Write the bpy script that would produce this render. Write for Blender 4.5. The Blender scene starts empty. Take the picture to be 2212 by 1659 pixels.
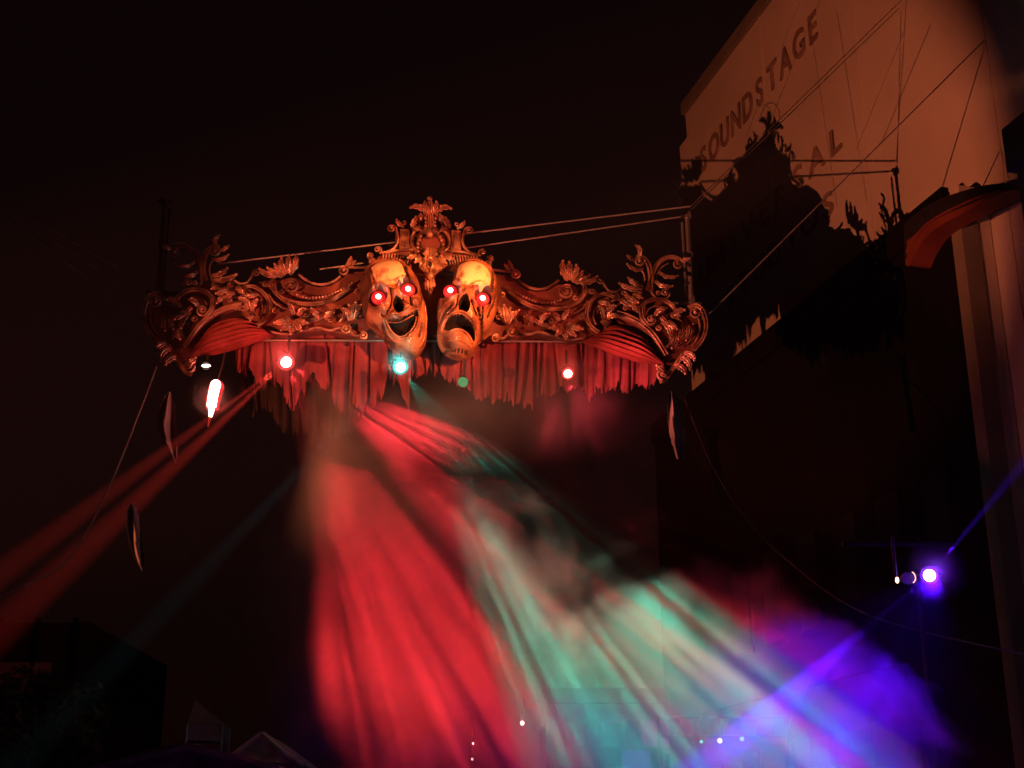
import bpy, math, random
from mathutils import Vector, Matrix
R = math.radians
sc = bpy.context.scene
COL = sc.collection
random.seed(7)

# ------------------------------------------------------------------ camera
cam = bpy.data.cameras.new('camera')
cam_ob = bpy.data.objects.new('camera', cam)
COL.objects.link(cam_ob)
sc.camera = cam_ob
EYE = Vector((0, 0, 1.6))
PITCH = R(19.5)
FPX = 2916.0                       # focal length in pixels of a 2212 wide picture
cam_ob.location = EYE
cam_ob.rotation_euler = (R(90) + PITCH, 0, 0)
cam.sensor_width = 36
cam.lens = 36 * FPX / 2212
cam.clip_end = 2000

# ------------------------------------------------------------------ night sky
world = bpy.data.worlds.new('World')
sc.world = world
world.use_nodes = True
wn = world.node_tree
sky = wn.nodes.new('ShaderNodeTexSky')
sky.sky_type = 'NISHITA'
sky.sun_disc = False
sky.sun_elevation = R(-2)
sky.sun_rotation = R(200)
bg = wn.nodes['Background']
wn.links.new(sky.outputs[0], bg.inputs['Color'])
bg.inputs['Strength'].default_value = 0.004
# city light on the low cloud: a dull red-brown night sky
mixw = wn.nodes.new('ShaderNodeAddShader')
bg2 = wn.nodes.new('ShaderNodeBackground')
bg2.inputs['Color'].default_value = (0.0030, 0.0006, 0.0006, 1)
bg2.inputs['Strength'].default_value = 1.0
wn.links.new(bg.outputs[0], mixw.inputs[0])
wn.links.new(bg2.outputs[0], mixw.inputs[1])
wn.links.new(mixw.outputs[0], wn.nodes['World Output'].inputs['Surface'])

# ------------------------------------------------------------------ exposure / render
vs = sc.view_settings
vs.view_transform = 'Standard'
vs.look = 'None'
vs.exposure = 0
vs.gamma = 1
cy = sc.cycles
cy.volume_bounces = 0
cy.max_bounces = 2
cy.diffuse_bounces = 1
cy.glossy_bounces = 1
cy.transparent_max_bounces = 6
cy.volume_step_rate = 2.2
cy.volume_max_steps = 96
cy.use_denoising = True
cy.use_adaptive_sampling = True
cy.adaptive_threshold = 0.025
cy.sample_clamp_direct = 30
cy.sample_clamp_indirect = 3


# ------------------------------------------------------------------ picture <-> place
def ray(px, py):
    x = (px - 1106) / FPX
    y = (829.5 - py) / FPX
    return Vector((x, math.cos(PITCH) - math.sin(PITCH) * y, math.sin(PITCH) + math.cos(PITCH) * y))


def at(px, py, Y):
    d = ray(px, py)
    return EYE + d * (Y / d.y)


WA = R(15.4)                                       # the street runs 15.4 degrees left of the view
WN = Vector((math.cos(WA), math.sin(WA), 0))       # towards the right hand buildings
WU = Vector((-math.sin(WA), math.cos(WA), 0))      # down the street


def on_wall(px, py, P):
    d = ray(px, py)
    return EYE + d * (P / WN.dot(d))


P_STAGE, P_ANNEX = 14.83, 14.2
KEY = Vector((-10.8, 6.6, 2.1))                    # the street-level spotlight


# ------------------------------------------------------------------ lights of the place, and added ones
def spot(name, loc, tgt, col, power, size, blend, soft=0.03, gobo=None):
    l = bpy.data.lights.new(name, 'SPOT')
    l.color = col
    l.energy = power
    l.spot_size = R(size)
    l.spot_blend = blend
    l.shadow_soft_size = soft
    o = bpy.data.objects.new(name, l)
    COL.objects.link(o)
    o.location = loc
    o.rotation_euler = (Vector(tgt) - Vector(loc)).to_track_quat('-Z', 'Y').to_euler()
    if gobo:
        scale, seed, lo, hi, base, gain, detail, stretch = gobo
        l.use_nodes = True
        nt = l.node_tree
        em = nt.nodes['Emission']
        no = nt.nodes.new('ShaderNodeTexNoise')
        no.noise_dimensions = '4D'
        no.inputs['W'].default_value = seed
        no.inputs['Scale'].default_value = scale
        no.inputs['Detail'].default_value = detail
        # breakup glass: long uneven bars across the beam
        ge = nt.nodes.new('ShaderNodeNewGeometry')
        axv = (Vector(tgt) - Vector(loc)).normalized()
        e1 = axv.cross(EYE - Vector(loc)).normalized()
        e2 = axv.cross(e1).normalized()
        cx = nt.nodes.new('ShaderNodeCombineXYZ')
        for k, (e_, q_) in enumerate(((e1, 1.0), (e2, stretch))):
            dt = nt.nodes.new('ShaderNodeVectorMath')
            dt.operation = 'DOT_PRODUCT'
            nt.links.new(ge.outputs['Incoming'], dt.inputs[0])
            dt.inputs[1].default_value = e_ * q_
            nt.links.new(dt.outputs['Value'], cx.inputs[k])
        nt.links.new(cx.outputs[0], no.inputs['Vector'])
        mr = nt.nodes.new('ShaderNodeMapRange')
        mr.interpolation_type = 'SMOOTHSTEP'
        nt.links.new(no.outputs['Fac'], mr.inputs['Value'])
        mr.inputs['From Min'].default_value = lo
        mr.inputs['From Max'].default_value = hi
        mr.inputs['To Min'].default_value = base
        mr.inputs['To Max'].default_value = gain
        nt.links.new(mr.outputs[0], em.inputs['Strength'])
    return o


def point(name, loc, col, power, soft=0.05):
    l = bpy.data.lights.new(name, 'POINT')
    l.color = col
    l.energy = power
    l.shadow_soft_size = soft
    o = bpy.data.objects.new(name, l)
    COL.objects.link(o)
    o.location = loc
    return o


def aim_dir(p, ang_img, alpha):
    """direction alpha degrees off the line to the eye, towards ang_img (clockwise from right) in the view"""
    los = (EYE - p).normalized()
    up = Vector((0, -math.sin(PITCH), math.cos(PITCH)))
    d = Vector((1, 0, 0)) * math.cos(R(ang_img)) - up * math.sin(R(ang_img))
    d = (d - los * d.dot(los)).normalized()
    return los * math.cos(R(alpha)) + d * math.sin(R(alpha))


# key spotlight on the street: lights the carved header and throws its shadow on the soundstage
KEY_AIM = Vector((7.2, 29.6, 15.45))
spot('street_spotlight_lamp', KEY, KEY_AIM, (1.0, 0.215, 0.088), 17000, 27.5, 0.45, 0.03)
# warm spot on the slate building's roof, on the two masks
MASK_KEY = Vector((5.66, 10.7, 8.75))
MASK_AIM = at(930, 660, 19.8)
spot('mask_spotlight_lamp', MASK_KEY, MASK_AIM, (1.0, 0.26, 0.072), 21000, 14.0, 1.0, 0.02)
RED_FILL = MASK_KEY + Vector((0.75, -0.35, 0.0))  # unseen red lamp added to redden the header
spot('red_fill_lamp', RED_FILL, MASK_AIM, (1.0, 0.10, 0.055), 3800, 26, 1.0, 0.02)

LAMP_RED = at(618, 782, 19.3)
LAMP_TEAL = at(865, 793, 19.2)
LAMP_GREEN = at(1000, 825, 19.4)
LAMP_RED2 = at(1227, 807, 19.3)
LAMP_PURPLE = at(2008, 1243, 15.0)
AX_RED = aim_dir(LAMP_RED, 49, 36)
AX_TEAL = aim_dir(LAMP_TEAL, 55, 46)
AX_RED2 = aim_dir(LAMP_RED2, 80, 40)
AX_PURPLE = aim_dir(LAMP_PURPLE, 118, 58)

# ------------------------------------------------------------------ materials
def new_mat(name):
    m = bpy.data.materials.new(name)
    m.use_nodes = True
    return m, m.node_tree, m.node_tree.nodes['Principled BSDF']


def surf(name, c1, c2, scale=4, rough=0.6, metal=0.0, bump=0.2, bscale=None, detail=4, lo=0.35, hi=0.65, spec=0.4):
    m, nt, b = new_mat(name)
    tc = nt.nodes.new('ShaderNodeTexCoord')
    no = nt.nodes.new('ShaderNodeTexNoise')
    no.inputs['Scale'].default_value = scale
    no.inputs['Detail'].default_value = detail
    nt.links.new(tc.outputs['Object'], no.inputs['Vector'])
    mr = nt.nodes.new('ShaderNodeMapRange')
    mr.inputs['From Min'].default_value = lo
    mr.inputs['From Max'].default_value = hi
    nt.links.new(no.outputs['Fac'], mr.inputs['Value'])
    mx = nt.nodes.new('ShaderNodeMix')
    mx.data_type = 'RGBA'
    mx.inputs[6].default_value = (*c1, 1)
    mx.inputs[7].default_value = (*c2, 1)
    nt.links.new(mr.outputs[0], mx.inputs[0])
    nt.links.new(mx.outputs[2], b.inputs['Base Color'])
    b.inputs['Roughness'].default_value = rough
    b.inputs['Metallic'].default_value = metal
    b.inputs['Specular IOR Level'].default_value = spec
    if bump:
        n2 = nt.nodes.new('ShaderNodeTexNoise')
        n2.inputs['Scale'].default_value = bscale or scale * 5
        n2.inputs['Detail'].default_value = 3
        nt.links.new(tc.outputs['Object'], n2.inputs['Vector'])
        bp = nt.nodes.new('ShaderNodeBump')
        bp.inputs['Strength'].default_value = bump
        bp.inputs['Distance'].default_value = 0.02
        nt.links.new(n2.outputs['Fac'], bp.inputs['Height'])
        nt.links.new(bp.outputs[0], b.inputs['Normal'])
    return m


def glow(name, col, strength):
    m, nt, b = new_mat(name)
    b.inputs['Base Color'].default_value = (0.02, 0.02, 0.02, 1)
    b.inputs['Emission Color'].default_value = (*col, 1)
    b.inputs['Emission Strength'].default_value = strength
    m.cycles.emission_sampling = 'NONE'
    return m


M = dict(
    gold=surf('gilded_plaster', (0.62, 0.36, 0.24), (0.14, 0.07, 0.048), 4.5, 0.3, 0.45, 0.4, 26, detail=7, lo=0.38, hi=0.62),
    panel=surf('oxblood_panel', (0.20, 0.06, 0.045), (0.09, 0.03, 0.024), 3, 0.55, 0.0, 0.3, 16),
    face=surf('mask_gilt', (0.58, 0.235, 0.115), (0.12, 0.038, 0.022), 3.0, 0.32, 0.25, 0.6, 10, detail=8, lo=0.36, hi=0.62),
    bone=surf('mask_bone', (0.40, 0.20, 0.10), (0.86, 0.66, 0.34), 7, 0.5, 0.0, 0.4, 22, detail=8, lo=0.30, hi=0.48),
    dark_tone=surf('mask_dark_tone', (0.05, 0.022, 0.015), (0.09, 0.04, 0.022), 6, 0.6, 0, 0.3),
    void=surf('black_paint', (0.010, 0.007, 0.006), (0.018, 0.012, 0.01), 5, 0.9, 0, 0, spec=0.1),
    curtain=surf('red_cloth', (0.23, 0.040, 0.050), (0.13, 0.018, 0.026), 2.2, 0.85, 0, 0.25, 60),
    swag=surf('red_velvet', (0.30, 0.04, 0.04), (0.16, 0.02, 0.02), 2.5, 0.8, 0, 0.25, 50),
    steel=surf('bright_steel', (0.62, 0.60, 0.56), (0.45, 0.43, 0.40), 3, 0.3, 0.85, 0.05),
    cable=surf('steel_rope', (0.36, 0.34, 0.32), (0.26, 0.25, 0.24), 8, 0.5, 0.3, 0.1, 90),
    black=surf('black_metal', (0.018, 0.018, 0.019), (0.03, 0.03, 0.03), 6, 0.5, 0.2, 0.1),
    stucco=surf('cream_stucco', (0.66, 0.58, 0.48), (0.47, 0.40, 0.33), 0.22, 0.9, 0, 0.35, 14, detail=9, lo=0.3, hi=0.7),
    trim=surf('stone_trim', (0.22, 0.19, 0.15), (0.16, 0.14, 0.11), 0.8, 0.85, 0, 0.2, 12),
    letter=surf('faded_red_paint', (0.20, 0.125, 0.10), (0.30, 0.20, 0.165), 1.2, 0.7, 0, 0.05),
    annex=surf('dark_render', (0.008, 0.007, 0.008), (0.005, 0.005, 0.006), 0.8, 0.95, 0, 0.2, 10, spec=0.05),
    fin=surf('red_fin_paint', (0.20, 0.045, 0.028), (0.14, 0.03, 0.02), 1.5, 0.6, 0, 0.1),
    tower=surf('slate_cladding', (0.05, 0.05, 0.055), (0.035, 0.035, 0.04), 1, 0.7, 0, 0.1),
    asphalt=surf('asphalt', (0.05, 0.05, 0.05), (0.035, 0.035, 0.036), 3, 0.85, 0, 0.3, 60),
    paving=surf('paving', (0.22, 0.20, 0.18), (0.16, 0.145, 0.13), 2, 0.85, 0, 0.2, 30),
    leaf=surf('leaves', (0.045, 0.07, 0.025), (0.025, 0.045, 0.018), 3, 0.6, 0, 0),
    bark=surf('bark', (0.12, 0.085, 0.06), (0.07, 0.05, 0.035), 5, 0.9, 0, 0.5),
    cloth=surf('pale_cloth', (0.20, 0.18, 0.17), (0.13, 0.11, 0.105), 3, 0.85, 0, 0.2, 40),
    canvas=surf('white_canvas', (0.30, 0.29, 0.27), (0.22, 0.21, 0.20), 2, 0.8, 0, 0.15, 30),
    shed=surf('weathered_boards', (0.42, 0.40, 0.36), (0.16, 0.15, 0.135), 3.5, 0.85, 0, 0.4, 20, lo=0.4, hi=0.6),
    farwall=surf('far_wall', (0.022, 0.02, 0.019), (0.015, 0.014, 0.013), 0.5, 0.9, 0, 0.1),
    rope=surf('grey_rope', (0.24, 0.20, 0.18), (0.18, 0.15, 0.13), 5, 0.9, 0, 0),
    glass_dark=surf('dark_glass', (0.01, 0.01, 0.012), (0.015, 0.015, 0.018), 1, 0.12, 0, 0, spec=0.6),
    g_red=glow('red_lens', (1.0, 0.30, 0.24), 22),
    g_red2=glow('red_lens_small', (1.0, 0.30, 0.22), 18),
    g_teal=glow('teal_lens', (0.35, 1.0, 0.95), 22),
    g_green=glow('green_lens', (0.16, 1.0, 0.42), 6),
    g_purple=glow('violet_lens', (0.75, 0.45, 1.0), 26),
    g_tube=glow('red_tube', (1.0, 0.32, 0.24), 24),
    g_halo=glow('red_halo', (.9, .015, .03), .95),
    g_warm=glow('warm_bulb', (1.0, 0.62, 0.32), 6),
    g_white=glow('white_bulb', (1.0, 0.86, 0.70), 7),
    g_pink=glow('pink_bulb', (1.0, 0.42, 0.36), 2.2),
    g_tealdot=glow('teal_bulb', (0.15, 1.0, 0.75), 2.0),
    g_eye=glow('eye_red', (0.75, 0.008, 0.014), 1.2),
    g_pupil=glow('eye_core', (1.0, 0.72, 0.66), 9),
    g_win=glow('violet_window', (0.22, 0.02, 0.75), 0.30),
    g_win2=glow('pink_window', (0.45, 0.06, 0.32), 0.28),
)


# ------------------------------------------------------------------ mesh helpers
class MB:
    def __init__(s):
        s.v = []
        s.f = []
        s.mi = []

    def add(s, verts, faces, mi=0):
        n = len(s.v)
        s.v += [tuple(p) for p in verts]
        s.f += [tuple(i + n for i in q) for q in faces]
        s.mi += [mi] * len(faces)
        return s

    def box(s, c, d, rot=None):
        c = Vector(c)
        vs_ = []
        for x in (-.5, .5):
            for y in (-.5, .5):
                for z in (-.5, .5):
                    p = Vector((x * d[0], y * d[1], z * d[2]))
                    vs_.append(c + (rot @ p if rot else p))
        return s.add(vs_, [(0, 1, 3, 2), (4, 6, 7, 5), (0, 4, 5, 1), (2, 3, 7, 6), (0, 2, 6, 4), (1, 5, 7, 3)])

    def tube(s, pts, r, n=8, r1=None, cap=True):
        pts = [Vector(p) for p in pts]
        m = len(pts)
        rings = []
        up = None
        for i, p in enumerate(pts):
            t = (pts[min(i + 1, m - 1)] - pts[max(i - 1, 0)]).normalized()
            if up is None:
                up = Vector((0, 0, 1)) if abs(t.z) < 0.9 else Vector((1, 0, 0))
            a = t.cross(up).normalized()
            up = a.cross(t).normalized()
            k = i / max(m - 1, 1)
            rr = r if r1 is None else r + (r1 - r) * k
            if callable(rr):
                rr = r(k)
            rings.append([p + a * math.cos(2 * math.pi * j / n) * rr + up * math.sin(2 * math.pi * j / n) * rr for j in range(n)])
        return s.loft(rings, cap)

    def loft(s, rings, cap=True, closed=True):
        n = len(rings[0])
        fs = []
        for i in range(len(rings) - 1):
            for j in range(n if closed else n - 1):
                k = (j + 1) % n
                fs.append((i * n + j, i * n + k, (i + 1) * n + k, (i + 1) * n + j))
        if cap:
            fs.append(tuple(range(n - 1, -1, -1)))
            fs.append(tuple(range((len(rings) - 1) * n, len(rings) * n)))
        return s.add([p for q in rings for p in q], fs)

    def sphere(s, c, r, n=10, m=7, sq=(1, 1, 1)):
        c = Vector(c)
        vs_ = [c + Vector((0, 0, r * sq[2]))]
        for i in range(1, m):
            a = math.pi * i / m
            for j in range(n):
                b = 2 * math.pi * j / n
                vs_.append(c + Vector((r * sq[0] * math.sin(a) * math.cos(b), r * sq[1] * math.sin(a) * math.sin(b), r * sq[2] * math.cos(a))))
        vs_.append(c - Vector((0, 0, r * sq[2])))
        fs = []
        for j in range(n):
            k = (j + 1) % n
            fs.append((0, 1 + j, 1 + k))
            for i in range(m - 2):
                fs.append((1 + i * n + j, 1 + (i + 1) * n + j, 1 + (i + 1) * n + k, 1 + i * n + k))
            fs.append((1 + (m - 2) * n + k, 1 + (m - 2) * n + j, len(vs_) - 1))
        return s.add(vs_, fs)

    def lathe(s, prof, c=(0, 0, 0), axis=Vector((0, 0, 1)), n=20, cap=True):
        axis = Vector(axis).normalized()
        a = axis.orthogonal().normalized()
        b = axis.cross(a)
        c = Vector(c)
        rings = [[c + axis * z + (a * math.cos(2 * math.pi * j / n) + b * math.sin(2 * math.pi * j / n)) * r for j in range(n)] for r, z in prof]
        return s.loft(rings, cap)

    def build(s, name, mat, parent=None, smooth=True, **tags):
        me = bpy.data.meshes.new(name)
        me.from_pydata(s.v, [], s.f)
        mats = mat if isinstance(mat, (list, tuple)) else [mat]
        for x in mats:
            me.materials.append(x)
        if len(mats) > 1:
            me.polygons.foreach_set('material_index', s.mi)
        if smooth:
            me.polygons.foreach_set('use_smooth', [True] * len(me.polygons))
            try:
                me.set_sharp_from_angle(angle=R(50))
            except Exception:
                pass
        me.update()
        o = bpy.data.objects.new(name, me)
        COL.objects.link(o)
        if parent:
            o.parent = parent
        return tag(o, **tags)


def tag(o, label=None, cat=None, group=None, kind=None):
    if label:
        o['label'] = label
    if cat:
        o['category'] = cat
    if group:
        o['group'] = group
    if kind:
        o['kind'] = kind
    return o


def empty(name, loc=(0, 0, 0), label=None, cat=None, group=None):
    o = bpy.data.objects.new(name, None)
    o.empty_display_size = 0.2
    COL.objects.link(o)
    o.location = loc
    return tag(o, label, cat, group)


def smooth_path(pts, sub=6):
    out = []
    n = len(pts)
    for i in range(n - 1):
        p0, p1, p2, p3 = pts[max(i - 1, 0)], pts[i], pts[i + 1], pts[min(i + 2, n - 1)]
        for k in range(sub):
            t = k / sub
            out.append(tuple(0.5 * (2 * b + (c - a) * t + (2 * a - 5 * b + 4 * c - d) * t * t + (3 * b - a - 3 * c + d) * t ** 3)
                             for a, b, c, d in zip(p0, p1, p2, p3)))
    out.append(tuple(pts[-1]))
    return out


def world_prism(pts, off, name, mat, parent=None, smooth=False, **tags):
    """closed outline of world points pushed along off"""
    n = len(pts)
    v = [Vector(p) for p in pts] + [Vector(p) + off for p in pts]
    fs = [tuple(range(n)), tuple(range(2 * n - 1, n - 1, -1))]
    for i in range(n):
        k = (i + 1) % n
        fs.append((i, i + n, k + n, k))
    mb = MB().add(v, fs)
    return mb.build(name, mat, parent, smooth, **tags)


# ================================================================== THE GROUND
g = MB().add([(-300, -100, 0), (300, -100, 0), (300, 600, 0), (-300, 600, 0)], [(0, 1, 2, 3)])
g.build('ground', M['asphalt'], smooth=False, kind='structure')
def street_pt(p, s, z=0.0):
    q = WN * p + WU * s
    return Vector((q.x, q.y, z))
world_prism([street_pt(8.2, -20), street_pt(14.0, -20), street_pt(14.0, 70), street_pt(8.2, 70)], Vector((0, 0, 0.13)), 'pavement', M['paving'], kind='structure')
world_prism([street_pt(-15.9, -20), street_pt(-11.5, -20), street_pt(-11.5, 70), street_pt(-15.9, 70)], Vector((0, 0, 0.13)), 'pavement', M['paving'], kind='structure')

# ================================================================== SOUNDSTAGE
stage = empty('soundstage_building', street_pt(P_STAGE, 25), 'tall cream soundstage building with big wall lettering, header shadow across it', 'building')
def wp(px, py, P=P_STAGE, off=0.0):
    return on_wall(px, py, P) - WN * off
def child_of(o, par):
    o.parent = par
    o.matrix_parent_inverse = Matrix.Translation(par.location).inverted()
    return o
TOPZ = on_wall(1480, 245, P_STAGE).z
far_s = lambda px, py: (on_wall(px, py, P_STAGE)).dot(WU)
out = []
s_near = -6.0
q = street_pt(P_STAGE, s_near)
out.append(Vector((q.x, q.y, 0)))
out.append(Vector((q.x, q.y, TOPZ)))
for px, py in [(1480, 245), (1484, 296), (1468, 318), (1473, 395), (1460, 415), (1476, 434)]:
    p = on_wall(px, py, P_STAGE)
    out.append(p)
p = Vector(out[-1])
out.append(Vector((p.x, p.y, 0)))
child_of(world_prism(out, WN * 14, 'wall', M['stucco']), stage)
# coping along the parapet
def wall_bar(s0, s1, z0, z1, proud, P=P_STAGE, name='coping', mat='trim', par=stage, depth=0.05):
    a = street_pt(P - proud, s0, z0)
    pts = [a, street_pt(P - proud, s1, z0), street_pt(P - proud, s1, z1), street_pt(P - proud, s0, z1)]
    o = world_prism(pts, WN * (proud + depth), name, M[mat])
    return child_of(o, par) if par else o
sE = far_s(1480, 245)
wall_bar(s_near, sE + 0.05, TOPZ - 0.05, TOPZ + 0.35, 0.12)
# faint panel joints of the stucco: thin raised ribs
for k in range(7):
    s = 10 + k * 4.6
    if s < sE - 1:
        wall_bar(s, s + 0.09, 1.0, TOPZ - 0.06, 0.025, name='panel_rib', mat='stucco')
# lettering ------------------------------------------------------------------
def letters(word, base0, base1, height, condense=1.0):
    """one mesh for each letter, standing proud of the wall; base0/base1: baseline ends in the picture"""
    a, b = wp(*base0), wp(*base1)
    z = (a.z + b.z) / 2
    s0, s1 = a.dot(WU), b.dot(WU)                  # reading from the far end to the near end
    n = len(word)
    cd = bpy.data.curves.new('tmp', 'FONT')
    for i, ch in enumerate(word):
        cd.body = ch
        cd.size = 1
        cd.extrude = 0.02
        cd.offset = 0.016
        to = bpy.data.objects.new('tmp', cd)
        COL.objects.link(to)
        dg = bpy.context.evaluated_depsgraph_get()
        me = bpy.data.meshes.new_from_object(to.evaluated_get(dg))
        bpy.data.objects.remove(to)
        xs = [v.co.x for v in me.vertices]
        ys = [v.co.y for v in me.vertices]
        w = max(xs) - min(xs)
        h = max(ys) - min(ys)
        cell = (s0 - s1) / n
        cx = s0 - (i + 0.5) * cell
        sx = cell * 0.74 / 0.62 * condense
        for v in me.vertices:
            u = (v.co.x - (max(xs) + min(xs)) / 2) * sx
            vv = (v.co.y - min(ys)) / h * height
            q_ = WU * (cx - u) + WN * (P_STAGE - 0.03 - v.co.z * 1.0)
            v.co = (q_.x, q_.y, z + vv)
        me.materials.clear()
        me.materials.append(M['letter'])
        o = bpy.data.objects.new('letter', me)
        COL.objects.link(o)
        child_of(o, stage)
LH1 = on_wall(1525, 300, P_STAGE).z - on_wall(1525, 360, P_STAGE).z
letters('SOUNDSTAGE', (1512, 383), (1776, 70), LH1 * 0.93)
LH2 = on_wall(1800, 290, P_STAGE).z - on_wall(1800, 385, P_STAGE).z
letters('UNIVERSAL', (1512, 640), (1830, 288), LH2 * 0.62)
letters('STUDIOS', (1565, 690), (1812, 430), LH2 * 0.56)

# ================================================================== ANNEX in front of the soundstage, dark
zA = on_wall(2065, 400, P_ANNEX).z
sA0, sA1 = on_wall(2070, 600, P_ANNEX).dot(WU), on_wall(1440, 900, P_ANNEX).dot(WU) + 1
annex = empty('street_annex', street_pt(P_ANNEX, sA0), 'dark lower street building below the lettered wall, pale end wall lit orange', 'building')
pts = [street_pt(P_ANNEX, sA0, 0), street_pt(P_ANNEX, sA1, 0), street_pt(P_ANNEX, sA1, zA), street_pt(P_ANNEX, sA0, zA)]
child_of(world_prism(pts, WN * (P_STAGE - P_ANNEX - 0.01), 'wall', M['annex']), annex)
# pale end wall facing down the street, with corner trim
e = WU * -1
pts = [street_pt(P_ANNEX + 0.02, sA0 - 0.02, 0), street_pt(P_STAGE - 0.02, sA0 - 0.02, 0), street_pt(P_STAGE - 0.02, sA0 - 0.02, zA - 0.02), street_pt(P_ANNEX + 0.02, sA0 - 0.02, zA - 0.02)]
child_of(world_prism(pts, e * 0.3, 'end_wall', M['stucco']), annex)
pts = [street_pt(P_ANNEX - 0.06, sA0 - 0.36, 0), street_pt(P_ANNEX + 0.30, sA0 - 0.36, 0), street_pt(P_ANNEX + 0.30, sA0 - 0.36, zA - 0.3), street_pt(P_ANNEX - 0.06, sA0 - 0.36, zA - 0.3)]
child_of(world_prism(pts, WU * 0.33, 'corner_trim', M['trim']), annex)
wall_bar(sA0 + 0.05, sA1, zA - 0.5, zA + 0.12, 0.10, P_ANNEX, 'cornice', 'annex', annex)
# storey band and windows on the dark street front
wall_bar(sA0 + 0.05, sA1, 5.2, 5.5, 0.08, P_ANNEX, 'storey_band', 'annex', annex)
for k in range(6):
    for z0, z1 in ((6.3, 8.6), (1.6, 4.2)):
        s = sA0 + 0.9 + k * 1.75
        f_ = wall_bar(s, s + 1.05, z0, z1, 0.05, P_ANNEX, 'window', 'annex', annex)
        pn = wall_bar(s + 0.09, s + 0.96, z0 + 0.09, z1 - 0.09, 0.058, P_ANNEX, 'pane', 'glass_dark', None)
        pn.parent = f_
        pn.matrix_parent_inverse = Matrix.Identity(4)
# curved red fin on the annex roof corner -------------------------------------
PF = P_ANNEX - 0.5
fin_px_top = [(1955, 560), (1954, 520), (1955, 486), (1976, 464), (1999, 446), (2030, 431), (2059, 419), (2118, 402), (2170, 396), (2192, 402)]
fin_px_bot = [(2190, 409), (2168, 416), (2148, 424), (2120, 439), (2096, 453), (2044, 480), (2003, 509), (1978, 546), (1967, 572), (1957, 574)]
fin = empty('curved_fin', on_wall(1960, 574, PF), 'curved red blade-shaped roof fin sweeping up from the dark annex corner', 'roof fin')
loop = [on_wall(x, y, PF) for x, y in smooth_path(fin_px_top, 4) + smooth_path(fin_px_bot, 4)]
child_of(world_prism(loop, WN * 0.45, 'blade', M['fin'], smooth=False), fin)
up_edge = [on_wall(x, y, PF) + WN * 0.225 for x, y in smooth_path(fin_px_top, 4)]
rings = []
for i, p in enumerate(up_edge):
    t = (up_edge[min(i + 1, len(up_edge) - 1)] - up_edge[max(i - 1, 0)]).normalized()
    nrm = WN.cross(t).normalized()
    rings.append([p + WN * 0.26 + nrm * 0.01, p + WN * 0.26 + nrm * 0.07, p - WN * 0.24 + nrm * 0.07, p - WN * 0.24 + nrm * 0.01])
child_of(MB().loft(rings).build('edge_cap', M['black'], smooth=False), fin)
for k in (.62,):
    tp_, bt_ = smooth_path(fin_px_top[1:], 3), list(reversed(smooth_path(fin_px_bot, 3)))
    n_ = min(len(tp_), len(bt_))
    rib = [on_wall(tp_[i][0] * (1 - k) + bt_[i][0] * k, tp_[i][1] * (1 - k) + bt_[i][1] * k, PF) - WN * .01 for i in range(2, n_ - 2)]
    child_of(MB().tube(rib, .025, 6).build('rib', M['fin']), fin)
band_px = [(1954, 484), (1999, 447), (2059, 421), (2118, 404), (2168, 398), (2186, 403), (2180, 409), (2140, 420), (2096, 441), (2044, 462), (2003, 484), (1957, 522)]
child_of(world_prism([on_wall(x, y, PF) - WN * .012 for x, y in band_px], WN * .03, 'upper_band', M['black']), fin)
# far neighbour cornering into the right edge ----------------------------------
PT = 7.5
zT = on_wall(2186, 296, PT).z
sT = on_wall(2186, 296, PT).dot(WU)
tw = empty('slate_building', street_pt(PT, sT), 'near dark slate building cutting in at the right edge', 'building')
pts = [street_pt(PT, sT, 0), street_pt(PT, sT - 5, 0), street_pt(PT, sT - 5, zT), street_pt(PT, sT, zT)]
child_of(world_prism(pts, WN * 1.6, 'wall', M['tower']), tw)
wall_bar(sT - 5, sT + 0.06, zT - 0.35, zT + 0.10, 0.06, PT, 'cornice', 'tower', tw)

# ================================================================== PROSCENIUM HEADER
D = 20.0
PHI, ROLL = R(5), R(0.8)
V0 = at(928, 700, D)
header = empty('proscenium_header', V0, 'hanging baroque gilded stage header with scrolls, leaves and dark red panels', 'stage header')
header.rotation_euler = (Matrix.Rotation(PHI, 3, 'Z') @ Matrix.Rotation(-ROLL, 3, 'Y')).to_euler()
HM = Matrix.Translation(V0) @ (Matrix.Rotation(PHI, 4, 'Z') @ Matrix.Rotation(-ROLL, 4, 'Y'))
HI = HM.inverted()


def lv(px, py, y=0.0):
    """picture point -> (u, v) on the header's own plane (y behind it)"""
    o = HI @ EYE
    d = HI.to_3x3() @ ray(px, py)
    t = (y - o.y) / d.y
    p = o + d * t
    return (p.x, p.z)


def hp(px, py, y=0.0):
    u, v = lv(px, py, y)
    return Vector((u, y, v))


PXM = (Vector(lv(1000, 700)) - Vector(lv(900, 700))).length / 100.0      # metres per picture pixel


def mir(pts, s):
    return [(u * s, v) for u, v in pts]


def sweep(mb, path, sect, y0=0.0, cap=True):
    """path [(u,v)], sect(t)->[(across, front)], or with depth in y0(t)"""
    m = len(path)
    rings = []
    for i, (u, v) in enumerate(path):
        a, b = path[min(i + 1, m - 1)], path[max(i - 1, 0)]
        tx, ty = a[0] - b[0], a[1] - b[1]
        l = math.hypot(tx, ty) or 1
        nx, ny = -ty / l, tx / l
        t = i / (m - 1)
        yy = y0(t) if callable(y0) else y0
        rings.append([Vector((u + nx * c, yy - d, v + ny * c)) for c, d in sect(t)])
    mb.loft(rings, cap)
    return mb


def round_sect(r0, r1, n=7, sq=1.25):
    def f(t):
        r = r0 + (r1 - r0) * t
        return [(r * math.cos(2 * math.pi * j / n), r * sq * math.sin(2 * math.pi * j / n)) for j in range(n)]
    return f


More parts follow.
